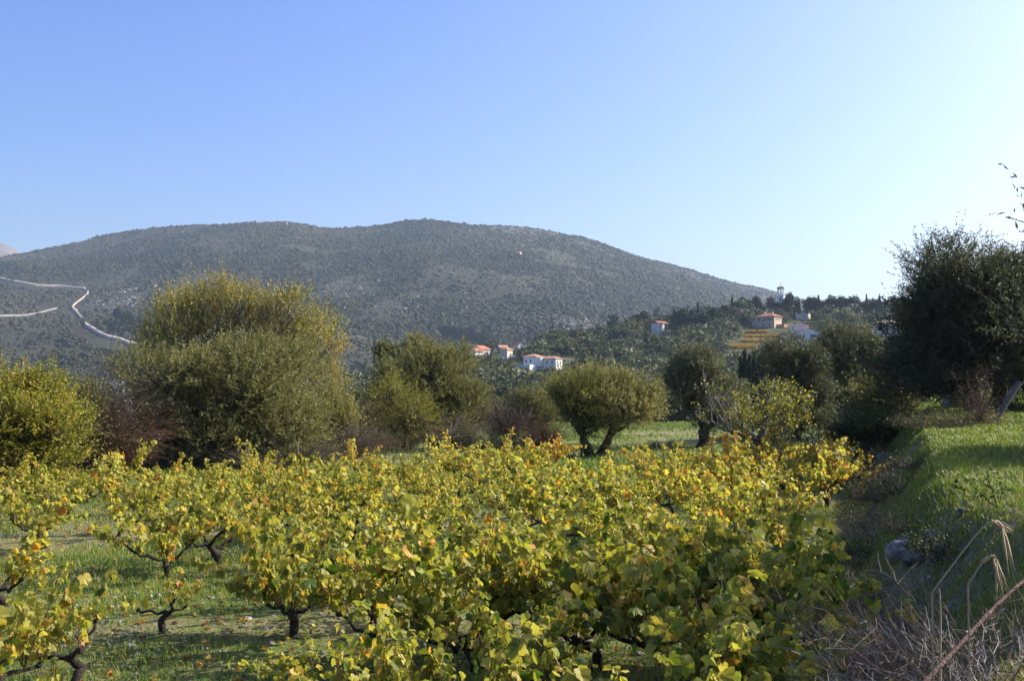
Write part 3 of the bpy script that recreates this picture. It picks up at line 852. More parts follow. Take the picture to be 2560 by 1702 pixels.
window(t, 'f', .4, -3.5, 9.4, 4.0, 1.7, .6, 2.4, 1.6, 'shutter'); window(t, 'l', -6.0, -.6, .6, 5.0, 0, 3.6, .8, 1.8, 'trim')
window(t, 'f', -6.0, -.6, .6, 5.0, 0, 4.2, .34, 2.0, 'trim')
m = MB(); box(m, (-8.6, -4.2, -.4), (4.6, .4, 2.0)); box(m, (-10.6, -4.2, .0), (1.2, 1.0, 2.0)); m.build('garden_wall', M['white_wall'], t)

# bell tower on the ridge
p = at(1953, 790, 556); g = ground(p[0], p[1])
t = empty('bell_tower', (p[0], p[1], g), 'white church bell tower with open belfry and cross on the ridge', 'bell tower', None, R(-24))
ztop = at(1953, 716, 556)[2] - g
HOUSES.append((1938, 1968, 700, 752, 556))
m = MB(); sh = ztop - 5.2; box(m, (0, 0, sh / 2 - .5), (3.0, 3.0, sh + 1)); m.build('shaft', M['white_wall'], t)
m = MB(); box(m, (0, 0, sh + .15), (3.5, 3.5, .3)); box(m, (0, 0, sh - 3.2), (3.25, 3.25, .25)); m.build('cornice', M['trim'], t)
m = MB()
for sx in (-1, 1):
    for sy in (-1, 1): box(m, (sx * 1.3, sy * 1.3, sh + 2.2), (.5, .5, 3.8))
for sx in (-1, 1): box(m, (sx * 1.3, 0, sh + 2.0), (.26, .26, 3.4)); box(m, (0, sx * 1.3, sh + 2.0), (.26, .26, 3.4))
box(m, (0, 0, sh + .55), (2.7, 2.7, .5)); m.build('belfry', M['white_wall'], t)
m = MB(); box(m, (0, 0, sh + 4.25), (3.5, 3.5, .5)); hip_roof(m, 0, 0, 2.8, 2.8, sh + 4.5, .8, .2); m.build('roof', M['grey_tile'], t)
m = MB(); box(m, (0, 0, sh + 6.2), (.13, .13, 1.9)); box(m, (0, 0, sh + 6.5), (.9, .13, .13)); m.build('cross', M['iron'], t)
m = MB()
tubes(m, np.array([[0, 0, sh + 1.6], [0, 0, sh + 1.75], [0, 0, sh + 2.3], [0, 0, sh + 2.6], [0, 0, sh + 3.9]]), np.array([.55, .5, .36, .1, .04]), 10)
m.build('bell', M['iron'], t)
window(t, 'f', 0, 0, 3, 3, 0, sh - 1.6, .8, 1.6, 'trim'); window(t, 'r', 0, 0, 3, 3, 0, sh - 1.6, .8, 1.6, 'trim')

t, s = place_house(1918, 782, R(-40), 'small white house with red roof beside the dark ridge pines', rect=(1908, 1930, 756, 776), sink=-1.2)
m = MB(); gable_wall(m, 0, 0, 4.2, 4, -3, 2.4, 1.1); m.build('wall', M['white_wall'], t)
m = MB(); gable(m, 0, 0, 4.2, 4, 2.4, 1.1); m.build('roof', M['red_tile'], t); window(t, 'f', 0, 0, 4.2, 4, 0, 1.0, .8, 1.2)
t, s = place_house(2008, 797, R(-30), 'low beige flat roofed shed below the ridge trees', name='shed', cat='shed', rect=(1990, 2026, 782, 800))
m = MB(); box(m, (0, 0, .6), (6, 4, 3.4)); m.build('wall', M['cream_wall'], t)
m = MB(); box(m, (0, 0, 2.42), (6.4, 4.4, .22)); m.build('roof', M['grey_tile'], t); window(t, 'f', 0, 0, 6, 4, 1, 1.0, .9, 1.0)
t, s = place_house(2016, 784, R(-10), 'tiny white gabled chapel under the ridge trees', name='chapel', cat='chapel', rect=(2008, 2026, 770, 786))
m = MB(); gable_wall(m, 0, 0, 3.0, 4, -2, 1.8, .9, 'y'); m.build('wall', M['white_wall'], t)
m = MB(); gable(m, 0, 0, 3.0, 4, 1.8, .9, .2, .15, 'y'); m.build('roof', M['grey_tile'], t)
m = MB(); box(m, (0, -2.04, .6), (.9, .08, 1.8)); m.build('door', M['shutter'], t)
t, s = place_house(2216, 838, R(-5), 'pale house with grey hip roof and porch columns beside the dark olive', rect=(2190, 2250, 798, 842))
m = MB(); box(m, (0, 1.4, 1.4), (9, 5, 7.2)); m.build('wall', M['white_wall'], t)
m = MB(); hip_roof(m, 0, .2, 9.4, 8.4, 5.0, 1.5, .5); m.build('roof', M['grey_tile'], t)
for x in (-4.2, -2.0, .2, 2.4, 4.3):
    m = MB(); box(m, (x, -3.4, 2.2), (.36, .36, 5.6)); m.build('column', M['trim'], t)
m = MB(); box(m, (0, -3.5, 1.2), (9, .3, .3)); m.build('balustrade', M['trim'], t)
for u in (-3, 0, 3): window(t, 'f', 0, 1.4, 9, 5, u, 3.0, 1.1, 1.8)

# ruin, hut and pillbox on the mountain
p = hit(716, 563.5, 1500, 2700, 6000)
t = empty('watch_tower', p + [0, 0, -.5], 'small stone tower ruin standing on the mountain crest', 'tower')
m = MB(); tubes(m, np.array([[0, 0, -1.0], [0, 0, 3], [0, 0, 6.6], [0, 0, 7.0]]), np.array([2.6, 2.4, 2.3, 2.2]), 12); m.build('wall', M['rubble'], t)
m = MB(); box(m, (0.2, .2, 7.3), (3.2, 2.6, 1.0)); m.build('parapet', M['rubble'], t)
p = hit(1297, 637, 900, 2700, 6000)
t = empty('stone_hut', p + [0, 0, 0], 'tiny pale stone hut high on the mountain scrub', 'hut', None, R(-25))
m = MB(); gable_wall(m, 0, 0, 8, 5, -2, 3.4, 1.4); m.build('wall', M['cream_wall'], t)
m = MB(); gable(m, 0, 0, 8, 5, 3.4, 1.4); m.build('roof', M['tile'], t)
m = MB(); box(m, (0, -2.55, 1.2), (1.2, .08, 2.2)); m.build('door', M['shutter'], t)

# ------------------------------------------------------------------ trees of the hillside (distant: one mesh each, shared)
def fit(mbs, z1, w=None, cx=0.0, key=0):
    """stretch a tree so that its crown (mbs[key]) ends at height z1 and is w wide about cx"""
    v = np.concatenate(mbs[key].v)
    a, b = np.percentile(v[:, 0], [1.2, 98.8]); c, d = np.percentile(v[:, 1], [1.2, 98.8])
    kz = z1 / np.percentile(v[:, 2], 99.3); kw = 1 if w is None else w / (b - a); kd = 1 if w is None else (w / (d - c) if key == 1 else kw)
    for m in mbs:
        m.v = [q * [kw, kd, kz] for q in m.v]

def far_tree_mesh(kind, seed, leaf, n):
    m = MB()
    if kind == 'olive':
        lobes = auto_lobes(1.0, 1.0, .16, .86, 6, .55, seed)
        crown(m, lobes, n, leaf * 1.2, 3, leaf, .62, .45, .16, shell=(.7, 1.0), wood=None, up=.3, nout=1.6)
        tubes(m, np.array([[0, 0, -.25], [.02, 0, .1], [0, .02, .42]]), np.array([.055, .045, .03]), 5)
        fit([m], 1.0, 1.0)
        return m.mesh('olive_tree', M['far_leaf'])
    if kind == 'pine':
        lobes = auto_lobes(.62, .62, .18, 1.0, 8, .6, seed, .25)
        crown(m, lobes, n, leaf * 1.2, 3, leaf, .6, .4, .16, shell=(.6, 1.0), up=.6, nout=1.2)
        tubes(m, np.array([[0, 0, -.2], [.01, 0, .3], [0, 0, .75]]), np.array([.035, .028, .012]), 5)
        fit([m], 1.0, .62)
        return m.mesh('pine_tree', M['pine_leaf'])
    if kind == 'cypress':
        z = rng.random(n) ** .8
        r = .095 * np.sin(np.clip(z, 0, 1) ** .6 * math.pi * .93 + .2) * (.5 + .55 * rng.random(n) ** .5)
        a = rng.random(n) * 6.283
        P = np.stack([np.cos(a) * r, np.sin(a) * r, .05 + z * .95], 1)
        tv, tf = leaf_tpl(.5)
        place_template(m, P, unit(np.stack([np.cos(a) * .35, np.sin(a) * .35, np.ones(n)], 1) + .25 * rand_unit(n)), np.stack([np.cos(a), np.sin(a), np.zeros(n)], 1) + .4 * rand_unit(n),
                       leaf * (.7 + .6 * rng.random(n)), tv, tf, np.clip(.4 + .18 * rng.normal(size=n), 0, 1))
        tubes(m, np.array([[0, 0, -.2], [0, 0, .1], [0, 0, .5]]), np.array([.02, .018, .01]), 5)
        fit([m], 1.0, .2)
        return m.mesh('cypress_tree', M['pine_leaf'])
FAR = {'olive': [far_tree_mesh('olive', 100 + k, .11, 620) for k in range(6)],
       'pine': [far_tree_mesh('pine', 200 + k, .085, 700) for k in range(5)],
       'cypress': [far_tree_mesh('cypress', 300 + k, .09, 420) for k in range(3)],
       'olive_near': [far_tree_mesh('olive', 400 + k, .06, 2300) for k in range(4)]}

def far_tree(kind, x, y, h, w, label, cat, group, name, sink=.25):
    me = random.choice(FAR[kind])
    o = bpy.data.objects.new(name, me); COL.objects.link(o)
    o.location = (x, y, ground(x, y) - sink)
    o.scale = (w, w * random.uniform(.9, 1.1), h); o.rotation_euler = (0, 0, random.random() * 6.28)
    return tag(o, label, cat, group)

def picked(px, top, base, w, kind, label, group=None, y0=150, y1=620, D=None):
    """a distant tree whose foot stands where the picture shows it"""
    p = hit(px, base, y0, y1, 3000) if D is None else np.array([ray(px, 965)[0] * D, D, 0])
    s = p[1] / FPX; g = ground(p[0], p[1])
    zt = at(px, top, p[1])[2]
    h = max(1.5, zt - g + .25)
    f = {'olive': 1, 'olive_near': 1, 'pine': 1.6, 'cypress': 5.0}[kind]
    nm, ct = {'olive': ('olive_tree', 'olive tree'), 'olive_near': ('olive_tree', 'olive tree'), 'pine': ('pine_tree', 'pine tree'), 'cypress': ('cypress_tree', 'cypress')}[kind]
    return far_tree(kind, p[0], p[1], h, w * s * f, label, ct, group, nm)

TREE_AT = []
cyp = [(1746, 753, 785, 9, 'slender dark cypress standing above the pines left of the round olive'), (1832, 736, 786, 8, 'tallest slender cypress just left of the big round olive'),
       (1686, 766, 784, 7, 'small cypress tip above the balcony house'), (1999, 746, 784, 10, 'dark cypress to the right of the bell tower pines'),
       (2049, 738, 770, 12, 'broad dark cypress tip on the ridge right of the bell tower'), (2169, 735, 775, 9, 'pointed cypress on the right half of the ridge'),
       (2202, 739, 775, 12, 'blunt cypress near the right end of the ridge'), (2216, 745, 780, 8, 'thin cypress last on the ridge before the big dark olive')]
for a in cyp: picked(*a[:4], 'cypress', a[4], 'cypresses on the ridge', D=min(545, np.interp(a[0], RID_PX, RID_D) - 20))
pines = [(1542, 788, 818, 42, 'bushy dark pine standing alone left of the balcony house'), (1590, 786, 820, 30, 'dark pine close behind the left wall of the balcony house'),
         (1612, 778, 815, 26, 'tall dark pine rising over the balcony house'), (1640, 776, 800, 26, 'pine behind the red roof of the balcony house'),
         (1688, 782, 830, 26, 'dark pine touching the right corner of the balcony house'), (1706, 772, 830, 34, 'second pine to the right of the balcony house'),
         (1728, 776, 832, 36, 'third pine to the right of the balcony house'), (1758, 778, 832, 34, 'fourth pine to the right of the balcony house'),
         (1790, 770, 815, 38, 'rounded pine halfway between balcony house and beige villa'), (1812, 764, 800, 36, 'pale topped pine left of the tallest cypress'),
         (1862, 743, 782, 26, 'pine behind the round olive on the ridge'), (1888, 742, 782, 28, 'pine with ragged top left of the small red roofed house'), (1902, 752, 784, 22, 'short pine beside the small red roofed house'),
         (1932, 744, 782, 26, 'dark pine just left of the bell tower'), (1973, 733, 782, 28, 'wide dark pine in front of the bell tower shaft'), (1986, 750, 785, 22, 'narrow pine right of the bell tower'),
         (1950, 756, 785, 30, 'low dark pine below the bell tower'), (2030, 744, 790, 46, 'broad green pine right of the chapel'), (2084, 739, 795, 42, 'tall umbrella pine with bare trunk on the ridge'),
         (2064, 752, 790, 34, 'pine between the two broad ridge pines'), (2112, 742, 785, 30, 'dark pine right of the umbrella pine'), (2134, 741, 786, 34, 'dark bushy pine in the middle of the right ridge'),
         (2150, 754, 790, 34, 'lower pine right of the middle ridge'), (2184, 748, 790, 40, 'green pine behind the house with porch columns'), (2232, 741, 790, 44, 'pine half hidden by the big dark olive'),
         (2262, 744, 790, 44, 'pine mostly hidden behind the big dark olive')]
for a in pines: picked(*a[:4], 'pine', a[4], 'pines on the ridge', D=None if a[2] > 796 else min(548, np.interp(a[0], RID_PX, RID_D) - 14))
picked(1853, 751, 788, 46, 'olive', 'large rounded olive tree right of the tallest cypress', D=535)
picked(1992, 838, 856, 30, 'olive', 'yellowish olive under the front of the pale gabled house', y1=470)

# a stand of slim dark pines on the foot of the mountain, and one beyond the road
k = 0
for (xa, xb, ya, yb, n, lab) in ((1104, 1220, 842, 868, 34, 'slim dark pine in the plantation at the foot of the mountain'), (285, 380, 800, 842, 16, 'slim dark pine in the grove to the right of the mountain road')):
    for k in range(n):
        a = xa + (xb - xa) * (k + random.random()) / n
        b = ya + (yb - ya) * ((k + random.random()) / n * .7 + .3 * random.random())
        p = hit(a, b, 600, 2000, 1500)
        s = p[1] / FPX
        far_tree('pine', p[0], p[1], random.uniform(26, 40) * s, random.uniform(14, 20) * s * 1.2, lab, 'pine tree', lab.split(' to the ')[0].replace('slim dark pine', 'slim pines'), 'pine_tree')

# olives and other rounded trees all over the hillside
LAND = [(1340, 905, 'the white villa'), (1266, 890, 'the square tower house'), (1649, 825, 'the balcony house'), (1922, 805, 'the large beige villa'), (2014, 835, 'the pale two gabled house'),
        (1196, 878, 'the stepped red roofs'), (2216, 830, 'the house with porch columns'), (1425, 868, 'the pale driveway'), (1900, 860, 'the orange vine terraces'), (1800, 930, 'the row of thin saplings'), (700, 960, 'the yellow flowering tree')]
KEEP = HOUSES + [(1860, 1968, 825, 856, 500), (1826, 1892, 859, 871, 450), (1405, 1446, 852, 890, 420)]
cand = []
step = 6.8
for gy in np.arange(120, 566, step):
    for gx in np.arange(-.34 * gy - 5, .40 * gy, step):
        x = gx + random.uniform(-2.4, 2.4); y = gy + random.uniform(-2.4, 2.4)
        px = 1280 + FPX * x / y
        D = np.interp(px, RID_PX, RID_D)
        if y > D - 4 or px < 250 or px > 2420: continue
        cand.append((x, y, px, D))
cand = np.array(cand)
gz = H(cand[:, 0], cand[:, 1])
cl = fbm(cand[:, 0] / 30, cand[:, 1] / 42, 91, 3)
items = []
for (x, y, px, D), g, c in zip(cand, gz, cl):
    if random.random() > np.clip((c - .26) * 3.6, .12, .95): continue
    h = random.uniform(3.2, 5.4) * (1.2 if y < 240 else 1.0); w = h * random.uniform(1.15, 1.55)
    if px > 1560 and y > D - 70: h *= 1.15
    s = FPX / y; base = 965 - (g - CAMZ) * s; top = base - h * s
    bad = False
    for (x0, x1, t0, t1, dd) in KEEP:
        if y < dd + 6 and px + w * s * .5 > x0 and px - w * s * .5 < x1 and top < t1 - 3 and base > t0: bad = True
    if bad: continue
    items.append((h * s, x, y, h, w, px, base))
items.sort(reverse=True)
# those hidden behind nearer land or below the tree line count last
def vis(it):
    return it[6] - it[0] < 1010 and (560 < it[5] < 2260)
first = [q for q in items if vis(q)]
single = first[:270]; rest = first[270:] + [q for q in items if not vis(q)]
for hs, x, y, h, w, px, base in single:
    lx, ly, ln = min(LAND, key=lambda L: abs(L[0] - px) + 2.0 * abs(L[1] - base))
    dx, dy = px - lx, base - ly
    side = ('below' if dy > 0 else 'above') if abs(dy) * 1.6 > abs(dx) else ('left of' if dx < 0 else 'right of')
    far_tree('olive_near' if y < 260 else 'olive', x, y, h, w, f'rounded grey green olive tree on the hillside {side} {ln}', 'olive tree', 'olive trees on the far hillside', 'olive_tree')
# the rest read as one wooded mass
mb = MB()
def bare(seed, n, leaf):
    m = MB(); crown(m, auto_lobes(1.0, 1.0, .1, .9, 5, .6, seed), n, leaf * 1.2, 3, leaf, .62, .45, .16, shell=(.7, 1.0), up=.3, nout=1.6)
    return np.concatenate(m.v), np.concatenate(m.f[4]), np.concatenate(m.c)
BT = [bare(500 + k, 120, .20) for k in range(5)]
for hs, x, y, h, w, px, base in rest:
    v, f, c = random.choice(BT); a = random.random() * 6.28
    vv = np.stack([(v[:, 0] * math.cos(a) - v[:, 1] * math.sin(a)) * w, (v[:, 0] * math.sin(a) + v[:, 1] * math.cos(a)) * w, v[:, 2] * h], 1) + [x, y, ground(x, y) - .2]
    c = c.copy(); c[:, 0] = np.clip(c[:, 0] + random.uniform(-.2, .2), 0, 1)
    mb.add(vv, f, c)
# low scrub between the trees
n = 9000
u = rng.uniform(-.36, .42, n); y = rng.uniform(110 ** 1.5, 560 ** 1.5, n) ** (1 / 1.5); x = u * y
px = 1280 + FPX * x / y; k = (y < np.interp(px, RID_PX, RID_D)) & (fbm(x / 30, y / 42, 91, 3) + .12 * rng.random(n) > .40)
for (x0, x1, t0, t1, dd) in KEEP:
    k &= ~((px > x0 - 6) & (px < x1 + 6) & (y < dd + 8) & (y > dd - 45))
x, y = x[k], y[k]
rad = rng.uniform(.35, 1.0, len(x))
P = np.stack([x, y, H(x, y) + .2], 1)
v, f, c = BT[0]
for p, r in zip(P[:1800], rad):
    v, f, c = random.choice(BT); q = slice(0, 120)
    mb.add(v[:480] * [r * 2.2, r * 2.2, r * 1.7] + p, f[:120], np.clip(c[:480] + [random.uniform(-.2, .25), 0, 0], 0, 1))
tag(mb.build('hillside_woodland', M['far_leaf']), 'dense woodland and scrub filling in behind the hillside olive trees', 'woodland', kind='stuff')

# pale driveway, and the orange vines of the terraces
mb = MB()
dr = [(1412, 886), (1414, 876), (1424, 868), (1436, 860), (1444, 853)]
P = hits([q[0] for q in dr], [q[1] for q in dr], 300, 520, 2500)
P = P + [0, 0, .4]
w = np.array([6, 5, 3.5, 3, 3])[:, None] * np.array([[1, .15, 0]]) * .5
v = np.concatenate([P - w, P + w, P - w - [0, 0, 2], P + w - [0, 0, 2]])
mb.add(v, np.array([[i, 5 + i, 6 + i, 1 + i] for i in range(4)] + [[10 + i, i, i + 1, 11 + i] for i in range(4)]))
tag(mb.build('driveway', M['track']), kind='structure')
bands = [(1866, 1920, 828, 830, 'top orange vine row under the beige villa'), (1864, 1962, 838, 841, 'second terrace of orange vines with a green strip beneath'),
         (1855, 1950, 849, 852, 'third terrace of orange vines'), (1830, 1890, 862, 869, 'lowest broad patch of yellow orange vines')]
for x0, x1, t0, t1, lab in bands:
    n = int((x1 - x0) * (t1 - t0 + 2) * 1.6)
    a = rng.uniform(x0, x1, n); b = rng.uniform(t0 + 3, t1 + 3, n)
    if x0 == 1818: a = a + (b - 870) * -1.2
    P = hits(a, b, 200, 560, 1200)
    m = MB(); tv, tf = leaf_tpl(.8)
    k = 3
    Q = np.repeat(P, k, 0) + rng.normal(size=(n * k, 3)) * [.35, .35, .25] + [0, 0, .6]
    place_template(m, Q, rand_unit(n * k), rand_unit(n * k) + [0, 0, .4], .45, tv, tf, np.clip(.45 + .22 * rng.normal(size=n * k), 0, 1))
    tag(m.build('terrace_vines', M['orange_leaf']), lab, 'vines', 'orange vines on the far terraces', 'stuff')

# ------------------------------------------------------------------ trees behind the vineyard
def midspot(px, d):
    x = ray(px, 965)[0] * d
    return np.array([x, d, ground(x, d)])

def mid_tree(name, label, cat, px0, px1, top, bot, d, leafmat, seed, nlobes=12, trunk_r=.2, nshoot=2400, fork=None, cx=None, depth=.9, group=None, trunks=None, barkmat='bark', frac=.42, nsub=4, skirt=0, **kw):
    s = d / FPX; c = (px0 + px1) / 2
    loc = midspot(cx if cx else c, d)
    w = (px1 - px0) * s
    z1 = at(c, top, d)[2] - loc[2]; z0 = max(.05, at(c, bot, d)[2] - loc[2])
    off = (c - (cx if cx else c)) * s
    lobes = [((l[0][0] + off, l[0][1], l[0][2]), l[1]) for l in auto_lobes(w, w * depth, z0, z1, nlobes, frac, seed)]
    for k in range(skirt):
        a = k * 6.283 / skirt + .3; lobes.append(((off + math.cos(a) * w * .33, math.sin(a) * w * depth * .33, z1 * .2), (w * .17, w * .17, z1 * .2)))
    f = fork or (off * .3, 0, z0 + (z1 - z0) * .22)
    return tree(name, loc, label, cat, lobes, f, trunk_r, leafmat, barkmat, group, trunks, nsub, z1, w, nshoot=nshoot, **kw)

OL = dict(slen=.5, nleaf=16, jit=.4, lsize=.105, lw=.30, tint=.5, tsd=.17)
mid_tree('olive_tree', 'broad grey green olive tree spreading low in front of the tall yellow tree', 'olive tree', 325, 800, 846, 1165, 34, 'olive_leaf', 1, 20, .34, 7200, cx=570, frac=.40, skirt=7, **OL)
loc = midspot(600, 40)
lb = []
for px, py, r in [(375, 815, .55), (400, 755, .6), (445, 738, .6), (500, 752, .65), (555, 722, .6), (610, 745, .6), (680, 760, .65), (745, 757, .55), (795, 800, .55), (825, 850, .6), (470, 800, .8), (560, 790, .9), (650, 800, .9), (740, 820, .8),
                  (815, 930, .6), (780, 880, .8), (690, 880, 1.0), (560, 870, 1.0), (440, 860, .9), (400, 880, .7)]:
    q = at(px, py + 26, 40) - loc; lb.append(((q[0], random.uniform(-1.2, 1.2), q[2]), (r * 1.05, r * 1.2, r)))
tree('wild_pear_tree', loc, 'tall yellow leaved tree with upright shoots behind the broad olive', 'tree', lb, (0, 0, 2.0), .18, 'yellow_leaf', 'pale_bark', None, None, 4,
     nshoot=2900, slen=.6, nleaf=14, lsize=.08, lw=.6, tint=.5, tsd=.2, up=.9, out=.7, jit=.6, shell=(.3, 1.1), wfrac=.6, wrad=.007)
mid_tree('wild_pear_tree', 'yellow green shrubby tree filling the gap right of the broad olive', 'tree', 770, 900, 930, 1140, 38, 'yellow_leaf', 3, 8, .1, 800, barkmat='pale_bark',
         slen=.9, nleaf=14, lsize=.08, lw=.55, tint=.35, tsd=.2, up=.9, wfrac=.6, wrad=.006)
mid_tree('almond_tree', 'bright yellow green bush at the left edge behind the vines', 'bush', -130, 205, 918, 1235, 24, 'lime_leaf', 4, 14, .12, 4200, cx=30,
         slen=.5, nleaf=14, lsize=.06, lw=.6, tint=.42, tsd=.2, up=.7, wfrac=.5, wrad=.004, frac=.4)
mid_tree('olive_tree', 'small pale olive top showing above the rusty bramble', 'olive tree', 160, 262, 945, 1090, 30, 'olive_leaf', 5, 6, .09, 500, **dict(OL, tint=.65))
mid_tree('olive_tree', 'grey green olive with ragged crown behind the feathery yellow sapling', 'olive tree', 960, 1215, 862, 1085, 50, 'olive_leaf', 6, 14, .22, 3400, skirt=5, **dict(OL, lsize=.13, slen=.5))
mid_tree('olive_tree', 'olive with dark drooping tuft left of the ragged olive', 'olive tree', 905, 1010, 905, 1090, 46, 'olive_leaf', 7, 8, .16, 1100, **dict(OL, lsize=.12))
mid_tree('olive_tree', 'taller olive top rising behind the ragged olive', 'olive tree', 955, 1085, 838, 1000, 60, 'olive_leaf', 8, 8, .2, 1300, **dict(OL, lsize=.14))
mid_tree('carob_tree', 'bright green rounded tree top left of the ragged olive', 'tree', 940, 1010, 856, 960, 66, 'green_leaf', 9, 7, .18, 1000, slen=.5, nleaf=12, lsize=.15, lw=.6, tint=.7, tsd=.12)
mid_tree('almond_tree', 'feathery yellow green sapling with conical crown and thin stem', 'tree', 925, 1105, 935, 1135, 40, 'lime_leaf', 10, 9, .06, 900, barkmat='bark',
         slen=.75, nleaf=14, lsize=.06, lw=.42, tint=.35, tsd=.15, up=.35, out=1.0, droop=.15, wfrac=.7, wrad=.005, fork=(0, 0, .9))
mid_tree('olive_tree', 'slender grey green young olive behind the rusty round shrub', 'olive tree', 1275, 1390, 965, 1120, 46, 'olive_leaf', 11, 8, .09, 900, **OL)
mid_tree('olive_tree', 'olive with forked black trunk standing at the edge of the meadow', 'olive tree', 1390, 1645, 915, 1092, 38, 'olive_leaf', 12, 11, .15, 2500, cx=1490,
         trunks=[((-.10, 0, -.15), (-.55, 0, 1.0)), ((.06, 0, -.15), (.62, .1, 1.1))], **dict(OL, tint=.52))
mid_tree('almond_tree', 'yellow green almond branches leaning over the left of the forked olive', 'tree', 1358, 1520, 925, 1125, 37, 'lime_leaf', 13, 9, .05, 1000, barkmat='bark', cx=1455,
         slen=.7, nleaf=14, lsize=.055, lw=.4, tint=.25, tsd=.15, up=.3, out=.9, wfrac=.6, wrad=.005)
mid_tree('olive_tree', 'dark upright olive with thick leaning trunk left of the bare twigged fig', 'olive tree', 1665, 1860, 868, 1116, 43, 'shaded_olive_leaf', 14, 14, .25, 3000, skirt=0, cx=1760, **dict(OL, tint=.7, lsize=.12))
mid_tree('olive_tree', 'dark grey olive directly behind the fig below the pale gabled house', 'olive tree', 1895, 2085, 850, 1095, 48, 'shaded_olive_leaf', 15, 14, .25, 3000, skirt=5, **dict(OL, tint=.72, lsize=.12, slen=.45))
mid_tree('olive_tree', 'taller dark grey olive right of the pale gabled house', 'olive tree', 2030, 2215, 815, 1075, 51, 'shaded_olive_leaf', 35, 14, .25, 3000, skirt=5, **dict(OL, tint=.78, lsize=.13, slen=.45))
mid_tree('bush', 'sunlit yellow green bush below the big dark olive', 'bush', 2105, 2290, 938, 1110, 33, 'green_leaf', 16, 10, .08, 1800, slen=.5, nleaf=12, lsize=.07, lw=.55, tint=.68, tsd=.16, wfrac=.4)
mid_tree('bush', 'sprawling dark green bush overhanging the stone bank', 'bush', 2085, 2340, 1015, 1150, 28, 'green_leaf', 17, 12, .08, 2600, slen=.4, nleaf=12, lsize=.055, lw=.5, tint=.48, tsd=.2, wfrac=.4, depth=.6)

# the fig with bare twigs and yellow leaves
loc = midspot(1890, 36)
t = empty('fig_tree', loc, 'pale barked fig tree with bare upper twigs and sparse yellow leaves', 'fig tree')
wood, leaf = MB(), MB()
tubes(wood, bez((0, 0, -.2), (.12, 0, .3), (0.05, 0, .75)), np.linspace(.17, .13, 7), 8)
ends = []
for k in range(13):
    a = k * 2.4 + random.uniform(-.3, .3); q = random.uniform(.9, 1.75)
    e = np.array([math.cos(a) * q * 1.05, math.sin(a) * q * .8, random.uniform(1.2, 2.2)])
    B = bez((.05, 0, .6), (e[0] * .7, e[1] * .7, .75 + .2 * random.random()), e, 8); B[2:] += rng.normal(size=(6, 3)) * .05
    tubes(wood, B, np.linspace(.075, .022, 8), 6)
    for j in range(9):
        s0 = B[random.randint(3, 7)]; d = unit(rand_unit(1)[0] * .8 + [e[0] * .3, e[1] * .3, .8])
        S = bez(s0, s0 + d * .35 + rng.normal(size=3) * .08, s0 + d * .5 + [0, 0, .28], 6)
        tubes(wood, S, np.linspace(.016, .006, 6), 4); ends.append(S[2:])
        for i in range(3):
            d2 = unit(d + rand_unit(1)[0] * .8); S2 = bez(S[3], S[3] + d2 * .15, S[3] + d2 * .22 + [0, 0, .13], 4)
            tubes(wood, S2, np.linspace(.008, .004, 4), 3); ends.append(S2[1:])
E = np.concatenate(ends); E = E[(E[:, 0] > -.75) | (rng.random(len(E)) < .18)]
E = E[E[:, 2] < 2.55]
leaves_at(leaf, E, 3600, .085, .75, .35, .25, .10)
wood.build('trunk', M['pale_bark'], t, smooth=True); leaf.build('crown', M['lime_leaf'], t)

# the big dark olive on the terrace
loc = midspot(2462, 28)
t = tree('olive_tree', loc, 'huge dark olive tree with twin trunks on the grassy terrace', 'olive tree',
         [(((l[0][0]) + .1, l[0][1], l[0][2]), l[1]) for l in auto_lobes(5.0, 4.6, .35, 4.75, 28, .42, 31, .12)] + [((1.9, .3, 3.6), (1.2, 1.2, 1.3)), ((2.2, 0, 2.2), (1.0, 1.0, 1.0)), ((-1.75, -.2, 1.35), (.95, .9, .85)), ((-1.25, .5, .95), (.9, .8, .65)), ((-2.2, .2, 1.0), (.7, .8, .6)), ((1.3, .6, 1.3), (.9, .8, .7)), ((-.6, -.9, 1.5), (.8, .8, .6)), ((.2, -1.3, .95), (1.1, .7, .5)), ((1.3, -1.0, .8), (.9, .7, .5)), ((-1.3, -.9, .75), (.8, .7, .45)), ((.6, -1.5, .7), (1.2, .6, .4)), ((-1.9, -.4, .6), (.9, .7, .4)), ((2.1, -.6, .9), (.8, .7, .6))],
         (0, 0, .8), .19, 'shaded_olive_leaf', 'bark', None, [((-.22, 0, -.2), (-.5, 0, 1.15)), ((.28, 0, -.2), (.5, .1, 1.2))], 4,
         fitz=4.2, fitw=5.4, nshoot=13500, slen=.42, nleaf=14, lsize=.09, lw=.32, tint=.5, tsd=.17, up=.7)
# two olives standing just outside the frame: one reaches into it, both shade the grass and vines
def near_olive(x, y, label, w, z1, seed, n, dx=0):
    z = ground(x, y)
    return tree('olive_tree', (x, y, z), label, 'olive tree', auto_lobes(w, w, .8, z1, 22, .42, seed), (0, 0, 1.2), .2, 'shaded_olive_leaf', 'bark', None, None, 4,
                nshoot=n, slen=.4, nleaf=14, lsize=.075, lw=.28, tint=.55, tsd=.17, up=.6)
near_olive(6.65, 9.5, 'near olive whose leafy branch tips reach in at the right edge', 3.9, 3.15, 41, 3100)
near_olive(9.6, 16.6, 'olive beyond the right edge throwing shade across the terrace grass', 3.4, 2.9, 42, 1500)

# slim saplings in the valley
for k, (a, top) in enumerate([(1852, 885), (1862, 868), (1874, 880), (1886, 872), (1897, 888), (1910, 878)]):
    p = midspot(a, 105); h = at(a, top, 105)[2] - p[2]
    far_tree('cypress', p[0], p[1], h, 4.2, 'thin upright sapling in the row between the two dark olives', 'sapling', 'thin saplings in a row', 'sapling')

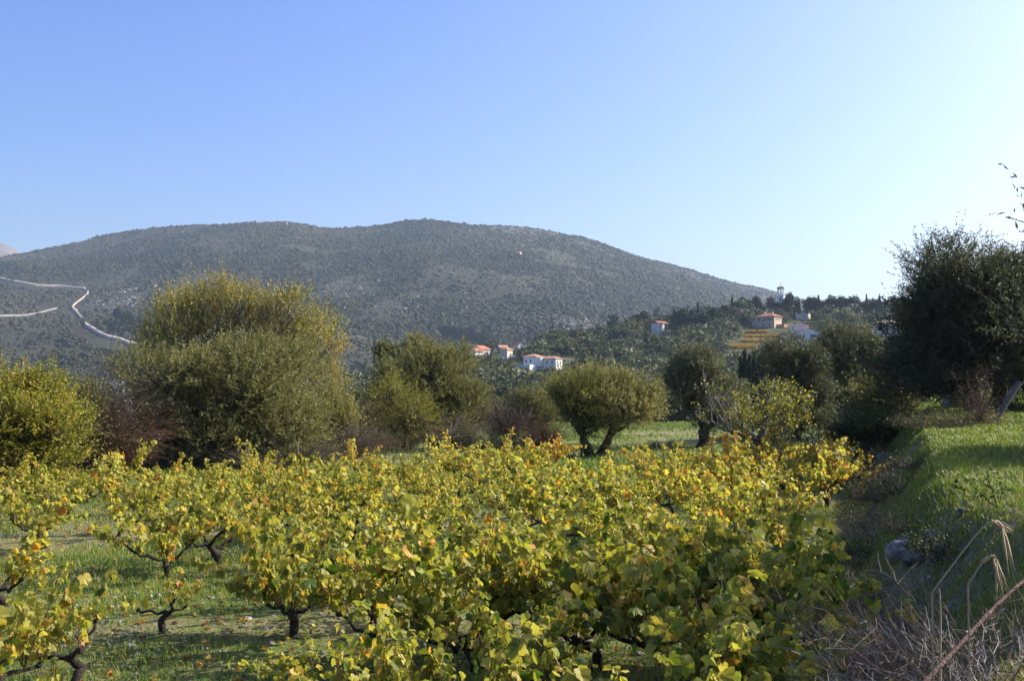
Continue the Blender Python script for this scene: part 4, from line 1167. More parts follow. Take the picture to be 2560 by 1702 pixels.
# ------------------------------------------------------------------ shrubs and dry growth along the vineyard edge
def shrub(name, label, cat, px, d, r, h, n, wood, leafmat=None, nl=0, ls=.05, lw=.6, tint=.4, rad=.006, sub=4, group=None, loc=None, **kw):
    p = midspot(px, d) if loc is None else loc
    t = empty(name, p, label, cat, group)
    w = MB(); E = twigs(w, n, r, h, rad=rad, sub=sub, **kw)
    w.build('twigs', M[wood], t)
    if leafmat:
        m = MB(); leaves_at(m, E, nl, ls, lw, tint, .22, .06); m.build('foliage', M[leafmat], t)
    return t
shrub('bramble_thicket', 'dark rusty bramble thicket between yellow bush and broad olive', 'bramble', 252, 29, .45, 2.3, 600, 'rust_twig', 'rust_leaf', 5200, .06, .6, .4, .007, 5, spread=.22, arch=.5, base=1.0)
shrub('bramble_thicket', 'ivy covered dead trunk standing in the rusty bramble', 'bramble', 212, 28.5, .35, 2.9, 220, 'brown_twig', 'green_leaf', 1800, .06, .7, .3, .008, 4, spread=.2, arch=.2, base=.8)
shrub('dry_shrub', 'rust red rounded shrub left of the forked olive', 'shrub', 1352, 41, .42, 1.1, 480, 'rust_twig', 'rust_leaf', 1800, .05, .5, .9, .006, 5, spread=.3, arch=.35, base=.5)
shrub('dry_shrub', 'tall grey brown leafless shrub between ragged olive and young olive', 'shrub', 1258, 43, .45, 1.7, 380, 'brown_twig', None, rad=.007, sub=6, spread=.15, arch=.15, base=.6)
shrub('dry_shrub', 'brown dry thicket beneath the leaning dead branch', 'shrub', 1120, 41, .8, 1.3, 420, 'brown_twig', 'olive_leaf', 1600, .05, .5, .8, .007, 5, spread=.3, arch=.4, base=.8)
shrub('dry_shrub', 'brown dry brush under the feathery sapling', 'shrub', 985, 42, .9, .9, 360, 'brown_twig', 'olive_leaf', 1200, .05, .5, .6, .006, 5, spread=.3, arch=.4, base=.9)
shrub('dry_shrub', 'tall thin brown stems left of the feathery sapling', 'shrub', 925, 44, .6, 2.0, 260, 'brown_twig', 'olive_leaf', 700, .07, .35, .6, .007, 5, spread=.25, arch=.25, base=.8)
shrub('bush', 'low dark evergreen bush at the foot of the grey brown shrub', 'bush', 1215, 40.5, .75, .75, 300, 'bark', 'green_leaf', 3800, .06, .6, .15, .006, 4, spread=.7, arch=.3, base=.8)
shrub('bush', 'low dark green bush under the tall bare shrub stems', 'bush', 1290, 42.5, .6, .6, 240, 'bark', 'green_leaf', 2400, .06, .6, .2, .006, 4, spread=.7, arch=.3, base=.8)
shrub('dry_shrub', 'brown dry thicket at the foot of the yellow green gap tree', 'shrub', 840, 37, .9, 1.3, 600, 'brown_twig', 'green_leaf', 900, .05, .5, .5, .006, 4, spread=.6, arch=.4, base=.9)
shrub('dry_shrub', 'dark undergrowth shrub beneath the left half of the broad olive', 'shrub', 430, 33, 1.7, .9, 900, 'brown_twig', 'green_leaf', 5000, .06, .5, .3, .006, 4, spread=.6, arch=.3, base=1.0)
shrub('dry_shrub', 'brown undergrowth shrub beneath the right half of the broad olive', 'shrub', 690, 33, 1.5, .8, 800, 'brown_twig', 'green_leaf', 3000, .06, .5, .4, .006, 4, spread=.6, arch=.3, base=1.0)
shrub('bush', 'dark bush between the fig trunk and the boulder', 'bush', 2010, 35, .9, 1.0, 400, 'bark', 'green_leaf', 5000, .06, .6, .25, .006, 4, spread=.7, arch=.3, base=.9)
shrub('dry_shrub', 'leafless grey shrub in the meadow right of the forked olive', 'shrub', 1655, 42, .5, .5, 130, 'brown_twig', None, rad=.005, sub=5)
shrub('dry_shrub', 'dry brown weeds in front of the twin olive trunks', 'weeds', 2405, 24.5, .6, .40, 160, 'brown_twig', 'olive_leaf', 1500, .045, .4, .8, .004, 5, spread=.5, arch=.4, base=1.0)
shrub('dry_shrub', 'tangled brown weeds left of the twin olive trunks', 'weeds', 2330, 24, .6, .40, 200, 'brown_twig', 'green_leaf', 2200, .04, .45, .7, .004, 5, spread=.6, arch=.4, base=1.0)
shrub('dry_shrub', 'tall brown seed stalks standing against the olive trunk', 'weeds', 2450, 24, .25, 1.15, 60, 'brown_twig', 'rust_leaf', 700, .03, .5, .9, .004, 5, spread=.15, arch=.15)
shrub('dry_shrub', 'brown scrub beyond the leaning grey pole', 'weeds', 2545, 27, .6, .5, 160, 'brown_twig', 'green_leaf', 2200, .05, .5, .5, .005, 5, spread=.6, arch=.4, base=1.0)
# leaning dead branch
p = midspot(1095, 39.5)
m = MB(); B = bez((0, 0, .1), (.35, 0, .55), (.85, .1, 1.35), 8); tubes(m, B, np.linspace(.045, .015, 8), 6)
for k in range(7):
    s0 = B[random.randint(2, 6)]; d = unit(np.array([.5, 0, .6]) + rand_unit(1)[0] * .6); tubes(m, bez(s0, s0 + d * .2, s0 + d * .5, 4), np.linspace(.014, .005, 4), 4)
tag(m.build('dead_branch', M['grey_twig'], loc=p), 'bleached dead branch leaning over the brown thicket', 'branch')
# thin bare saplings and stakes along the edge
for px, d, h, lab in ((975, 31, 1.1, 'thin bare sapling in front of the feathery yellow one'), (1307, 31, 1.3, 'forked bare sapling before the rust red shrub'), (1080, 33, .8, 'short bare twigs left of the low dark bush'), (1660, 33, .9, 'thin bare stem in front of the meadow')):
    shrub('bare_sapling', lab, 'sapling', px, d, .25, h, 4, 'grey_twig', None, rad=.012, sub=5, spread=.2, arch=.15)
for px, d, h, lab in ((622, 30.5, .85, 'thin wooden stake before the broad olive, the left one'), (745, 31, .95, 'thin wooden stake before the broad olive, the right one'), (1537, 31.5, 1.0, 'thin stake standing just right of the forked olive trunk')):
    p = midspot(px, d); m = MB(); tubes(m, np.array([[0, 0, -.1], [.01, 0, h * .5], [.03, 0, h]]), np.array([.02, .018, .015]), 6)
    tag(m.build('stake', M['grey_twig'], loc=p), lab, 'stake')

# rock face with shade painted in as blue, between bramble and olive, boulder, block and pole
def rock(name, loc, size, mat, label, cat, group=None, seed=0, rz=0., parent=None):
    bpy_me = bpy.data.meshes.new(name)
    import bmesh
    bm = bmesh.new(); bmesh.ops.create_icosphere(bm, subdivisions=4, radius=1)
    co = np.array([v.co[:] for v in bm.verts])
    r = 1 + .9 * (fbm(co[:, 0] * 1.6 + seed * 3.1, co[:, 1] * 1.6 + co[:, 2] * 1.9, seed, 3) - .5) + .25 * (fbm(co[:, 2] * 4 + seed, co[:, 0] * 4 + co[:, 1] * 3, seed + 5, 3) - .5)
    co = np.clip(co * r[:, None], -.95, .95)
    for v, c in zip(bm.verts, co): v.co = (c[0] * size[0], c[1] * size[1], c[2] * size[2])
    bm.to_mesh(bpy_me); bm.free(); bpy_me.materials.append(M[mat])
    bpy_me.polygons.foreach_set('use_smooth', np.full(len(bpy_me.polygons), True))
    o = bpy.data.objects.new(name, bpy_me); COL.objects.link(o)
    o.location = [float(q) for q in loc]; o.rotation_euler = (0, 0, rz)
    return tag(o, label, cat, group)
p = midspot(278, 46); rock('rock_face', p + [0, 0, 1.2], (.95, .7, 1.5), 'shade_blue_rock', 'shaded rock tinted bluish grey seen in the gap left of the broad olive', 'rock', None, 3)
p = midspot(2200, 29.5); rock('boulder', p + [0, 0, .1], (.75, .5, .5), 'dark_stone', 'dark rounded boulder under the sprawling bush', 'boulder', None, 8)
p = midspot(2387, 29.5)
m = MB(); box(m, (0, 0, .22), (.52, .45, .5)); box(m, (0, 0, .50), (.6, .53, .06)); tag(m.build('concrete_block', M['concrete'], loc=p), 'square grey concrete block beside the big dark olive', 'block')
rock('stone', p + [.04, 0, .64], (.24, .2, .14), 'stone', 'pinkish stone lying on top of the concrete block', 'stone', None, 12)
a = hit(2487, 1052, 10, 60, 3000); b = at(2548, 955, a[1] + .2)
m = MB(); a2 = a + (a - b) * .15; tubes(m, np.array([a2, a2 * .5 + b * .5, b, b + (b - a2) * .002]) - a, np.array([.075, .07, .068, .01]), 12)
tag(m.build('leaning_pole', M['pole'], loc=a), 'grey round pole leaning to the right beside the big dark olive', 'pole')

# ------------------------------------------------------------------ grape vines
def vine_meshes(seed, ncane, clen, dens, lsize=.054, arms=4, low=.22):
    r = random.Random(seed)
    w, c, f = MB(), MB(), MB()
    hx, hy = r.uniform(-.12, .12), r.uniform(-.08, .08)
    P = np.array([(0, 0, -.08), (r.uniform(-.05, .05), r.uniform(-.04, .04), low * .35), (r.uniform(-.08, .08), r.uniform(-.05, .05), low * .65), (hx, hy, low)])
    P = np.concatenate([bez(P[0], P[1], P[2], 5), bez(P[2], (P[2] + P[3]) / 2 + [r.uniform(-.04, .04), 0, 0], P[3], 5)[1:]])
    tubes(w, P, np.linspace(.044, .036, len(P)) * (1 + .18 * rng.normal(size=len(P))), 8)
    v, fc = ICO; w.add(v * [.052, .05, .044] * (1 + .25 * rng.normal(size=(12, 1))) + P[-1], fc)
    ends = []
    a0 = r.random() * 6.28
    for k in range(arms):
        a = a0 + k * 6.283 / arms + r.uniform(-.4, .4); q = r.uniform(.22, .48); up = r.uniform(.02, .26)
        e = np.array([hx + math.cos(a) * q, hy + math.sin(a) * q, low + up])
        B = bez(P[-1], ((P[-1] + e) / 2) + [0, 0, r.uniform(-.12, .02)], e, 7); B[1:-1] += rng.normal(size=(5, 3)) * .016
        tubes(w, B, np.linspace(.022, .014, 7) * (1 + .15 * rng.normal(size=7)), 7)
        w.add(v * .026 * (1 + .3 * rng.normal(size=(12, 1))) + e, fc)
        ends += [(B[-1], a), (B[4], a + r.uniform(-.6, .6))]
    LP = []; LD = []
    for k in range(ncane):
        s0, a = ends[k % len(ends)]; a += r.uniform(-.9, .9)
        L = clen * r.uniform(.5, 1.1) * (1.35 if r.random() < .14 else 1); out = r.uniform(.12, .6) if k % 4 else r.uniform(.8, 1.7)
        d = np.array([math.cos(a) * out, math.sin(a) * out, 1.0]); d /= np.linalg.norm(d)
        dr = r.uniform(.0, .5) * L
        e = s0 + d * L + np.array([math.cos(a) * dr * .5, math.sin(a) * dr * .5, -dr * .5])
        B = bez(s0, s0 + d * L * .55 + [0, 0, .04], e, 9); B[2:] += np.cumsum(rng.normal(size=(7, 3)) * .012, 0)
        tubes(c, B, np.linspace(.0062, .0022, 9), 4)
        n = int(L / .05 * dens)
        for j in range(n):
            t = .12 + .88 * (j + r.random()) / n; i = t * 8; i0 = min(int(i), 7); p = B[i0] + (B[i0 + 1] - B[i0]) * (i - i0)
            pd = rand_unit(1)[0]; pd[2] = pd[2] * .5 + .1; pd /= np.linalg.norm(pd); pl = r.uniform(.03, .10)
            LP.append(p + pd * pl); LD.append(pd)
    LP, LD = np.array(LP), np.array(LD)
    k = LP[:, 2] > .06; LP, LD = LP[k], LD[k]; n = len(LP)
    T = unit(LD * .55 + np.array([0, 0, -.75]) + rand_unit(n) * .55)
    Nn = unit(LD * .6 + np.array([.15, -.1, .45]) + rand_unit(n) * .75)
    L = lsize * 1.0 * np.clip(rng.lognormal(0, .28, n), .5, 1.7)
    tint = np.clip(  .42 + .22 * rng.normal(size=n) + .14 * (LP[:, 2] - .6), 0, 1.15)
    old = rng.random(n) < .05; tint[old] = 1.0 + .25 * rng.random(old.sum())
    which = rng.integers(0, len(VLEAVES), n)
    for q, (tv, tf, rim) in enumerate(VLEAVES):
        s = which == q
        if s.any(): place_template(f, LP[s], T[s], Nn[s], L[s] / .62 * .8, tv, tf, tint[s], rim)
    return (w.mesh('trunk', M['vine_wood'], True), c.mesh('canes', M['cane'], True), f.mesh('foliage', M['vine_leaf']))

VM = {'full': [vine_meshes(k, 19, .74, 1.95) for k in range(7)],
      'big': [vine_meshes(20 + k, 28, .90, 2.0, .062, 5, .24) for k in range(4)],
      'thin': [vine_meshes(40 + k, 8, .50, 1.3, .056, 3, .24) for k in range(3)]}

def vine(kind, x, y, label, shift, scale=1.0, group='bush vines of the vineyard', rz=None, var=None):
    me = VM[kind][var if var is not None else random.randrange(len(VM[kind]))]
    o = empty('grapevine', (x, y, ground(x, y)), label, 'grapevine', group, random.random() * 6.28 if rz is None else rz)
    o.scale = (scale * random.uniform(.95, 1.08),) * 2 + (scale,)
    for nm, m in zip(('trunk', 'canes', 'foliage'), me):
        ch = bpy.data.objects.new(nm, m); COL.objects.link(ch); ch.parent = o
        ch.color = (max(0, shift), 0, 0, 1)
    return o

VSPOT = []
def vine_px(kind, px, d, label, shift, scale=1.0, **kw):
    x = ray(px, 965)[0] * d
    VSPOT.append((x, d)); return vine(kind, x, d, label, shift, scale, **kw)

vine_px('thin', 200, 8.9, 'small vine with stout black trunk cut by the bottom edge of the picture', .20, 1.0, var=0)
vine_px('full', 15, 8.2, 'leafy vine cut by the left edge of the picture', .22, 1.05)
vine_px('thin', -20, 6.6, 'low vine in the bottom left corner', .22, .9)
vine_px('thin', 415, 10.7, 'nearly leafless little vine with bare black arms on the open grass', .24, .8, var=1)
vine_px('full', 425, 13.9, 'vine with a bent black trunk behind the nearly leafless one', .20, 1.0)
vine_px('full', 548, 14.9, 'vine with a tall leaning trunk forking over the grass', .19, 1.1)
vine_px('full', 120, 16.4, 'vine with low dark arms at the left above the open grass', .20, 1.05)
vine_px('full', 300, 17.8, 'vine behind and left of the bent trunk vine', .21, 1.05)
vine_px('full', 690, 17.4, 'vine with a crooked horizontal arm right of the leaning trunk vine', .21, 1.0)
vine_px('big', 735, 10.6, 'broad leafy vine with dark arm hanging at its left, front centre left', .17, .98, var=0)
vine_px('full', 955, 9.6, 'vine with gnarled black head half hidden in leaves, front centre', .18, 1.05)
vine_px('big', 1190, 9.4, 'tall leafy vine hanging over bare soil at the front centre', .17, 1.05, var=1)
vine_px('thin', 1010, 6.9, 'low leafy shoots at the bottom edge below the gnarled head vine', .16, 1.0)
vine_px('full', 1150, 7.0, 'vine at the bottom edge under the tall leafy vine', .17, .92)
vine_px('full', 820, 7.3, 'vine at the bottom edge with a single long bare cane', .18, .72)
vine_px('full', 880, 12.2, 'leafy vine filling the row behind the broad leafy vine', .17, 1.0)
vine_px('full', 1085, 11.2, 'leafy vine behind the gnarled head vine and the tall leafy vine', .17, 1.0)
vine_px('big', 1335, 10.4, 'dense yellow green vine between the tall leafy vine and the shaded clump', .15, 1.0)
vine_px('full', 1320, 7.9, 'low yellow green vine at the bottom edge right of the tall leafy vine', .16, .9)
vine_px('big', 1480, 9.4, 'shaded deep green vine left of the large shaded clump', .13, 1.0, var=2)  # low shifts in this clump put its shade into the leaf colour
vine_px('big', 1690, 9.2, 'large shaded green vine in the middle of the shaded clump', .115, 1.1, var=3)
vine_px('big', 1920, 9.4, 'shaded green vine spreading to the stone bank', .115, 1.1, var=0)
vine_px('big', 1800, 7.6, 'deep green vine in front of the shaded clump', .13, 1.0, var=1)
vine_px('full', 1640, 6.3, 'bright lobed leaves on a vine at the bottom edge right of centre', .15, 1.08)
vine_px('full', 1950, 7.0, 'vine at the bottom edge next to the stones of the bank', .12, .9)
vine_px('full', 1450, 6.4, 'low vine at the bottom edge left of the bright lobed leaves', .14, .72)
vine_px('full', 890, 29, 'lone small vine with bare dark arms on the grass strip at the far side', .30, .82)
vine_px('full', 1380, 30, 'orange red vine at the far edge below the rust red shrub', .44, 1.0)
vine_px('full', 1258, 29.6, 'yellow vine with one red shoot at the far edge', .34, 1.0)
vine_px('big', 1850, 28.0, 'tallest orange vine at the far edge below the fig tree', .43, 1.05)
vine_px('full', 2085, 29, 'yellow vine at the far edge below the dark bush', .34, 1.1)
vine_px('full', 2120, 23.5, 'last yellow vine before the stone bank', .35, 1.0)
vine_px('full', 20, 12.0, 'leafy vine at the left edge with a drooping reddish shoot', .24, 1.0)

def zone(px, y):
    row = 'front' if y < 13 else ('middle' if y < 20 else 'back')
    col = ['below the yellow bush', 'below the broad olive', 'below the feathery sapling', 'below the forked olive', 'below the fig tree', 'beside the stone bank'][int(np.searchsorted([250, 800, 1230, 1640, 1990], px))]
    return row, col
for gy in np.arange(11.2, 30.2, 1.5):
    for gx in np.arange(-16, 11, 1.48):
        x = gx + random.uniform(-.42, .42); y = gy + random.uniform(-.42, .42)
        px = 1280 + FPX * x / y
        if px < -130 or x > edge_x(y) - .65: continue
        if any((x - a) ** 2 + (y - b) ** 2 < 1.2 for a, b in VSPOT): continue
        far = np.interp(px, [0, 500, 800, 850, 950, 1000, 1200, 1360, 1420, 1560, 1640, 2100], [25, 26, 27, 23.5, 23.5, 26, 29.5, 29.5, 23, 23, 29.5, 30.2])
        if y > far: continue
        if px < 720 and y < 17.2: continue                      # the open grass
        if 720 <= px < 1300 and y < 11.8: continue
        if random.random() < (.10 if px < 720 else .02): continue
        row, col = zone(px, y)
        if px > 1350 and y < 12: sh = .125; kind = 'big'  # darker leaf tint, the clump's shade painted in
        else:
            kind = 'full' if random.random() < .8 else 'big'
            sh = np.interp(px, [0, 700, 1300, 1800, 2100], [.20, .18, .185, .245, .27]) + np.interp(y, [12, 20, 29], [-.03, .0, .06]) + random.gauss(0, .03)
        word = 'green' if sh < .14 else ('yellow green' if sh < .25 else ('yellow' if sh < .34 else 'orange'))
        vine(kind, x, y, f'{word} bush vine in the {row} rows {col}', sh, random.uniform(.62, 1.16) * np.interp(px, [0, 800, 1900], [.90, .92, 1.04]))

# ------------------------------------------------------------------ grass, weeds, stones on the ground
def blades(mb, x, y, h, w, tint, lean=.45):
    n = len(x); z = H(x, y) - .01
    a = rng.random(n) * 6.283; l = lean * (.3 + rng.random(n))
    dx, dy = np.cos(a), np.sin(a)
    sx, sy = -dy * w, dx * w
    P = np.stack([x, y, z], 1)
    mid = P + np.stack([dx * l * h * .35, dy * l * h * .35, h * .6], 1)
    top = P + np.stack([dx * l * h, dy * l * h, h], 1)
    S = np.stack([sx, sy, np.zeros(n)], 1)
    v = np.stack([P - S, P + S, mid + S * .8, mid - S * .8, top], 1)
    i = (np.arange(n) * 5)[:, None]
    c = np.zeros((n, 5, 3)); c[:, :, 0] = tint[:, None]; c[:, :, 2] = rng.random(n)[:, None]
    mb.add(v.reshape(-1, 3), np.concatenate([i, i + 1, i + 2, i + 3], 1), c.reshape(-1, 3))
    mb.f.setdefault(3, []).append(np.concatenate([i + 3, i + 2, i + 4], 1) + (mb.n - n * 5))

def spots(n, y0, y1, u0=-.50, u1=.50, pw=1.3):
    y = rng.uniform(y0 ** pw, y1 ** pw, n) ** (1 / pw)
    return rng.uniform(u0, u1, n) * y, y

g = MB()
x, y = spots(260000, 4.5, 34, pw=1.15)
k = x < edge_x(y) + .1; x, y = x[k], y[k]
d = fbm(x * .55, y * .55, 95, 3) + .12 * np.exp(-((x + 3.6) / 2.2) ** 2 - ((y - 15.5) / 3) ** 2)
k = rng.random(len(x)) < np.clip((d - .30) * 5, .08, 1); x, y, d = x[k], y[k], d[k]
blades(g, x, y, (.025 + .075 * rng.random(len(x)) ** 2) * (.6 + d), .0018 + .00026 * y, np.clip(.50 + .22 * rng.normal(size=len(x)) + .25 * (fbm(x * .8, y * .8, 96, 2) - .5), 0, 1))
tag(g.build('grass', M['grass']), 'short green grass growing between the vines', 'grass', kind='stuff')

g = MB()
x, y = spots(400000, 3.6, 40, .05, .62, pw=1.15)
e = edge_x(y); k = x > e + .2 + .6 * rng.random(len(x)) ** 1.5; x, y, e = x[k], y[k], e[k]
d = fbm(x * .6, y * .6, 97, 3)
k = rng.random(len(x)) < np.clip((d - .2) * 4, .6, 1); x, y, d, e = x[k], y[k], d[k], e[k]
dry = .8 * np.exp(-((x - e) / .8) ** 2) + 1.2 * sstep(7.2, 4.8, y) * (rng.random(len(x)) < .6)
blades(g, x, y, (.022 + .075 * rng.random(len(x)) ** 2) * (.45 + 1.1 * d) * (1 + .5 * (y < 6)),   .0020 + .00034 * y, np.clip(.58 + .16 * rng.normal(size=len(x)) + .30 * np.minimum(dry, 1), 0, 1), .6)
tag(g.build('terrace_grass', M['grass']), 'lush grass covering the raised terrace', 'grass', kind='stuff')

g = MB()
x, y = spots(120000, 30, 78, pw=1.0)
d = fbm(x * .3, y * .3, 98, 3); k = rng.random(len(x)) < np.clip((d - .28) * 4, .1, 1); x, y = x[k], y[k]
blades(g, x, y, .05 + .13 * rng.random(len(x)) ** 2, .010 + .0002 * y, np.clip(.45 + .2 * rng.normal(size=len(x)), 0, 1))
tag(g.build('meadow_grass', M['grass']), 'grass of the meadow beyond the vineyard', 'grass', kind='stuff')

# broad low weeds
g = MB()
x, y = spots(70000, 5, 24, pw=1.1)
k = x < edge_x(y) + .2; x, y = x[k], y[k]
d = fbm(x * .9 + 5, y * .9, 99, 3); k = rng.random(len(x)) < np.clip((d - .44) * 8, .02, 1); x, y = x[k], y[k]
n = len(x); tv, tf = leaf_tpl(.75)
P = np.stack([x, y, H(x, y) + .01 + .05 * rng.random(n)], 1)
T = rand_unit(n); T[:, 2] *= .35
place_template(g, P, T, np.array([0, 0, 1]) + .5 * rand_unit(n), .022 + .028 * rng.random(n), tv, tf, np.clip(.45 + .25 * rng.normal(size=n), 0, 1))
tag(g.build('ground_weeds', M['clover']), 'low clover like weeds on the vineyard floor', 'weeds', kind='stuff')

# small pale stones and fallen leaves
x, y = spots(6000, 5.5, 22, pw=1.1)
k = (x < edge_x(y) + .9) & (fbm(x * .7, y * .7, 55, 2) > .47); x, y = x[k], y[k]
r = np.clip(rng.lognormal(math.log(.016), .5, len(x)), .006, .06)
g = MB(); scatter_bushes(g, np.stack([x, y, H(x, y) + r * .2], 1), r, np.zeros(len(x)), .6, .3)
tag(g.build('pebbles', M['stone']), 'pale pebbles strewn over the vineyard soil', 'pebbles', kind='stuff')
x, y = spots(3000, 6, 26, pw=1.2)
k = x < edge_x(y); x, y = x[k], y[k]; n = len(x); g = MB()
tv, tf, rim = VLEAVES[1]
place_template(g, np.stack([x, y, H(x, y) + .03], 1), rand_unit(n) * [1, 1, .2], np.array([0, 0, 1.]) + .4 * rand_unit(n), .07, tv, tf, np.clip(.9 + .3 * rng.normal(size=n), .3, 1.5), rim)
o = g.build('fallen_leaves', M['vine_leaf']); o.color = (.35, 0, 0, 1)
tag(o, 'fallen yellow and brown vine leaves on the ground', 'leaves', kind='stuff')

# tumbled stones of the bank
ST = [(2255, 1385, .20, 'large grey stone of the tumbled bank beside the shaded vine'), (2285, 1400, .15, 'rounded stone just right of the large grey bank stone'), (2330, 1345, .13, 'stone highest in the pile on the shaded grass'),
      (2265, 1352, .10, 'small stone above the large grey bank stone'), (2350, 1385, .13, 'pale stone at the right end of the stone pile'), (2310, 1395, .14, 'flat dark stone between pile and grass'),
      (2130, 1398, .09, 'small white topped stone at the foot of the bank'), (2200, 1255, .12, 'dark stone in dry weeds halfway along the bank'), (2180, 1275, .10, 'little stone left of the dark one in dry weeds'),
      (2215, 1150, .26, 'biggest stone near the boulder at the far end of the bank'), (2235, 1160, .14, 'stone tucked right of the biggest far stone'), (2410, 1283, .08, 'dark little stone on the sunlit grass edge'),
      (2165, 1612, .17, 'stone in shade by the bottom dry brambles'), (2175, 1668, .20, 'lowest stone of the bank at the bottom edge'), (2230, 1550, .16, 'grey stone behind the dry brambles'), (2100, 1690, .16, 'dark stone under the vine leaves at the bottom edge'),
      (2290, 1580, .20, 'broad stone wedged under the dry brambles')]
for k, (px, py, r, lab) in enumerate(ST):
    p = hit(px, py, 3, 45, 3000); rock('stone', p + [0, 0, r * .05], (r * random.uniform(.75, 1.1), r * .8, r * random.uniform(.6, .85)), 'stone' if k % 3 == 0 else 'dark_stone', lab, 'stone', 'tumbled stones of the bank', 30 + k, random.random() * 6)
# dry weeds along the bank
for k, (yy_, off, r, h, n, wood, lab) in enumerate([(11.5, .3, .5, .32, 320, 'brown_twig', 'dry weeds on the bank above the shaded vine'), (14.0, .3, .6, .35, 380, 'brown_twig', 'brown weeds on the bank near the small white topped stone'),
        (17.5, .35, .7, .38, 420, 'brown_twig', 'brown tangled weeds halfway along the bank'), (21.0, .4, .7, .42, 420, 'brown_twig', 'dry weeds on the bank left of the sunlit grass'), (25.0, .5, .9, .5, 480, 'brown_twig', 'dry brown growth near the far end of the bank'),
        (8.0, .45, .5, .34, 380, 'brown_twig', 'dark dry weeds under the shaded stones')]):
    shrub('weed_clump', lab, 'weeds', 0, 0, r, h, n // 2, wood, 'green_leaf' if k != 4 else 'rust_leaf', 1500, .03, .5, .5, .003, 4, 'dry weeds along the bank', loc=np.array([edge_x(yy_) + off, yy_, ground(edge_x(yy_) + off, yy_) - .03]), spread=.35, arch=.25, base=1.0, jit=.6)
for k in range(18):
    yy_ = 9.5 + 18 * (k + random.random()) / 18; off = random.uniform(.2, 1.0); kk = k % 3
    shrub('weed_clump', ('low brown weeds on the slope of the bank', 'low green scrub on the slope of the bank', 'wispy straw coloured weeds on the slope of the bank')[kk], 'weeds', 0, 0, random.uniform(.25, .5), random.uniform(.18, .36), 90, ('brown_twig', 'bark', 'straw')[kk],
          (None, 'green_leaf', None)[kk], 900, .032, .55, .45, .003, 5, ('brown weeds of the bank', 'green scrub of the bank', 'straw weeds of the bank')[kk], loc=np.array([edge_x(yy_) + off, yy_, ground(edge_x(yy_) + off, yy_) - .02]), spread=.4, arch=.3, base=1.0, jit=.7)
# tall stems by the far stones and a leafy weed on the sunny grass
shrub('dry_grass_tuft', 'few long dry grass stems bending beside the far stones', 'weeds', 2195, 22.5, .5, 1.0, 9, 'straw', None, rad=.006, sub=0, spread=.5, arch=.6)
p = hit(2495, 1270, 4, 40, 3000)
shrub('thistle', 'single leafy dark weed standing in the sunlit grass', 'weed', 0, 0, .05, .5, 3, 'bark', 'green_leaf', 90, .05, .6, .3, .006, 3, loc=p, spread=.12, arch=.3)

# foreground: dead bramble, long canes and wild oats
p = hit(2330, 1640, 2.5, 30, 3000)
def fg(px, py, d):
    return at(px, py, d)
q = np.array([2.45, 5.6, 0]); q[2] = ground(q[0], q[1])
shrub('dead_bramble', 'tangle of dead greyish bramble stems in the bottom right corner', 'bramble', 0, 0,   .66, .52, 210, 'brown_twig', 'green_leaf', 160, .025, .6, .4, .0032, 11, loc=q, spread=.55, arch=.35, base=1.0, jit=1.1)
q = np.array([2.25, 5.0, 0]); q[2] = ground(q[0], q[1])
shrub('dead_bramble', 'second tangle of dead bramble against the right bottom corner', 'bramble', 0, 0, .55, .40, 120, 'grey_twig', None, rad=.003, sub=9, loc=q, spread=.6, arch=.4, base=1.0, jit=1.1)
for lab, pts, r in (('long reddish bramble cane slanting across the bottom right corner', [(2260, 1760, 3.4), (2400, 1610, 3.6), (2500, 1500, 3.8), (2620, 1400, 4.0)], .0085),
                    ('thin upright straw coloured cane above the dead brambles', [(2350, 1640, 4.6), (2352, 1560, 4.6), (2350, 1500, 4.6), (2348, 1470, 4.6)], .005),
                    ('thin reddish cane bending over the stones at the bottom edge', [(2290, 1705, 4.6), (2210, 1680, 4.8), (2140, 1630, 5.0), (2095, 1600, 5.1)], .004)):
    P = np.array([fg(*q) for q in pts]); t = np.linspace(0, 1, 14)
    P = np.stack([np.interp(t, np.linspace(0, 1, len(P)), P[:, k]) for k in range(3)], 1)
    for _ in range(3): P[1:-1] = (P[:-2] + 2 * P[1:-1] + P[2:]) / 4
    g0 = P[0].copy(); g0[2] = min(ground(g0[0], g0[1]) - .05, g0[2] - .05); P = np.concatenate([[g0], P])
    m = MB(); tubes(m, P, np.linspace(r, r * .6, len(P)), 7)
    for k in range(60 if r > .008 else 0):
        i = random.randrange(1, len(P) - 1); d = rand_unit(1)[0]; s0 = P[i] + (P[i + 1] - P[i]) * random.random() if i + 1 < len(P) else P[i]
        tubes(m, np.array([s0, s0 + d * .012, s0 + d * .022]), np.array([.0028, .0018, .0004]), 4)
    tag(m.build('bramble_cane', M['straw' if 'straw' in lab else 'red_cane'], smooth=True), lab, 'bramble cane')

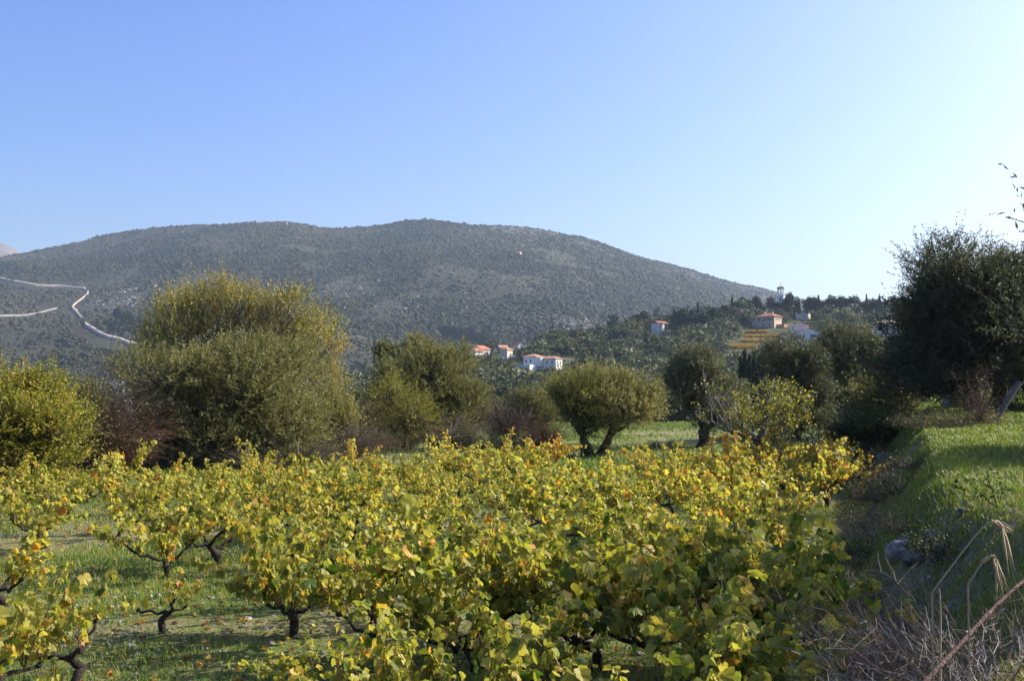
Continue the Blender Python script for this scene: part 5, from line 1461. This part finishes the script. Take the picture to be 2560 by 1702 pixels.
def oat(label, pts, heads):
    P = np.array([fg(*q) for q in pts]); t = np.linspace(0, 1, 16)
    P = np.stack([np.interp(t, np.linspace(0, 1, len(P)), P[:, k]) for k in range(3)], 1)
    for _ in range(4): P[1:-1] = (P[:-2] + 2 * P[1:-1] + P[2:]) / 4
    g0 = P[0].copy(); g0[2] = min(ground(g0[0], g0[1]), g0[2] - .05); P = np.concatenate([[g0], P])
    t_ = empty('wild_oat', g0, label, 'wild oat')
    m = MB(); tubes(m, P - g0, np.linspace(.0028, .0014, len(P)), 5); m.build('stem', M['straw'], t_, smooth=True)
    m = MB()
    for (px, py, d), (qx, qy, qd) in heads:
        a, b = fg(px, py, d) - g0, fg(qx, qy, qd) - g0
        for s in (-1, 1):
            sd = np.array([s * .006, .004 * s, 0]); L = (b - a)
            tubes(m, np.array([a, a + L * .25 + sd, a + L * .6 + sd * 1.5, a + L + sd * 2.2]), np.array([.001, .0042, .0032, .0005]), 5)
        tubes(m, np.array([a, a + (b - a) * .6, a + (b - a) * 1.25 + [.006, 0, -.01]]), np.array([.0012, .0008, .0004]), 3)
    m.build('spikelets', M['straw'], t_, smooth=True)
oat('tall dry wild oat stem arching right with drooping seed heads', [(2330, 1480, 3.2), (2390, 1400, 3.2), (2440, 1335, 3.2), (2478, 1296, 3.2), (2500, 1300, 3.2), (2508, 1315, 3.2)],
    [((2478, 1298, 3.2), (2530, 1330, 3.25)), ((2505, 1315, 3.2), (2530, 1430, 3.2)), ((2495, 1302, 3.2), (2520, 1320, 3.15)), ((2508, 1330, 3.2), (2522, 1390, 3.2))])
oat('lower dry wild oat stem with pale seed heads hanging straight down', [(2420, 1460, 3.1), (2452, 1410, 3.1), (2478, 1385, 3.1), (2490, 1392, 3.1)],
    [((2452, 1408, 3.1), (2480, 1383, 3.1)), ((2482, 1388, 3.1), (2512, 1470, 3.1)), ((2492, 1395, 3.1), (2500, 1500, 3.1))])

# ------------------------------------------------------------------ the air
m, n, out = newmat('haze')
pv = n.nodes.new('ShaderNodeVolumePrincipled')
pv.inputs['Color'].default_value = (.60, .77, 1.0, 1)
pv.inputs['Density'].default_value = HAZE = .00009
pv.inputs['Anisotropy'].default_value = .2
pv.inputs['Density Attribute'].default_value = ''
n.links.new(pv.outputs[0], out.inputs['Volume'])
zs = [v[2] for o in bpy.data.objects if o.type == 'MESH' and o.name in ('ground', 'hillside', 'mountain', 'distant_hill', 'terrain') for v in (q.co for q in o.data.vertices)]
mb = MB(); zl, zh = min(zs) - 1, max(zs) + 15
box(mb, (0, 0, (zl + zh) / 2), (19000, 19000, zh - zl))
tag(mb.build('haze', m), 'thin bluish haze in the air between here and the mountain', 'haze', kind='stuff')
print('OBJECTS', len(bpy.data.objects), 'hillside candidates', len(items), 'rest', len(rest), 'z', zl, zh)
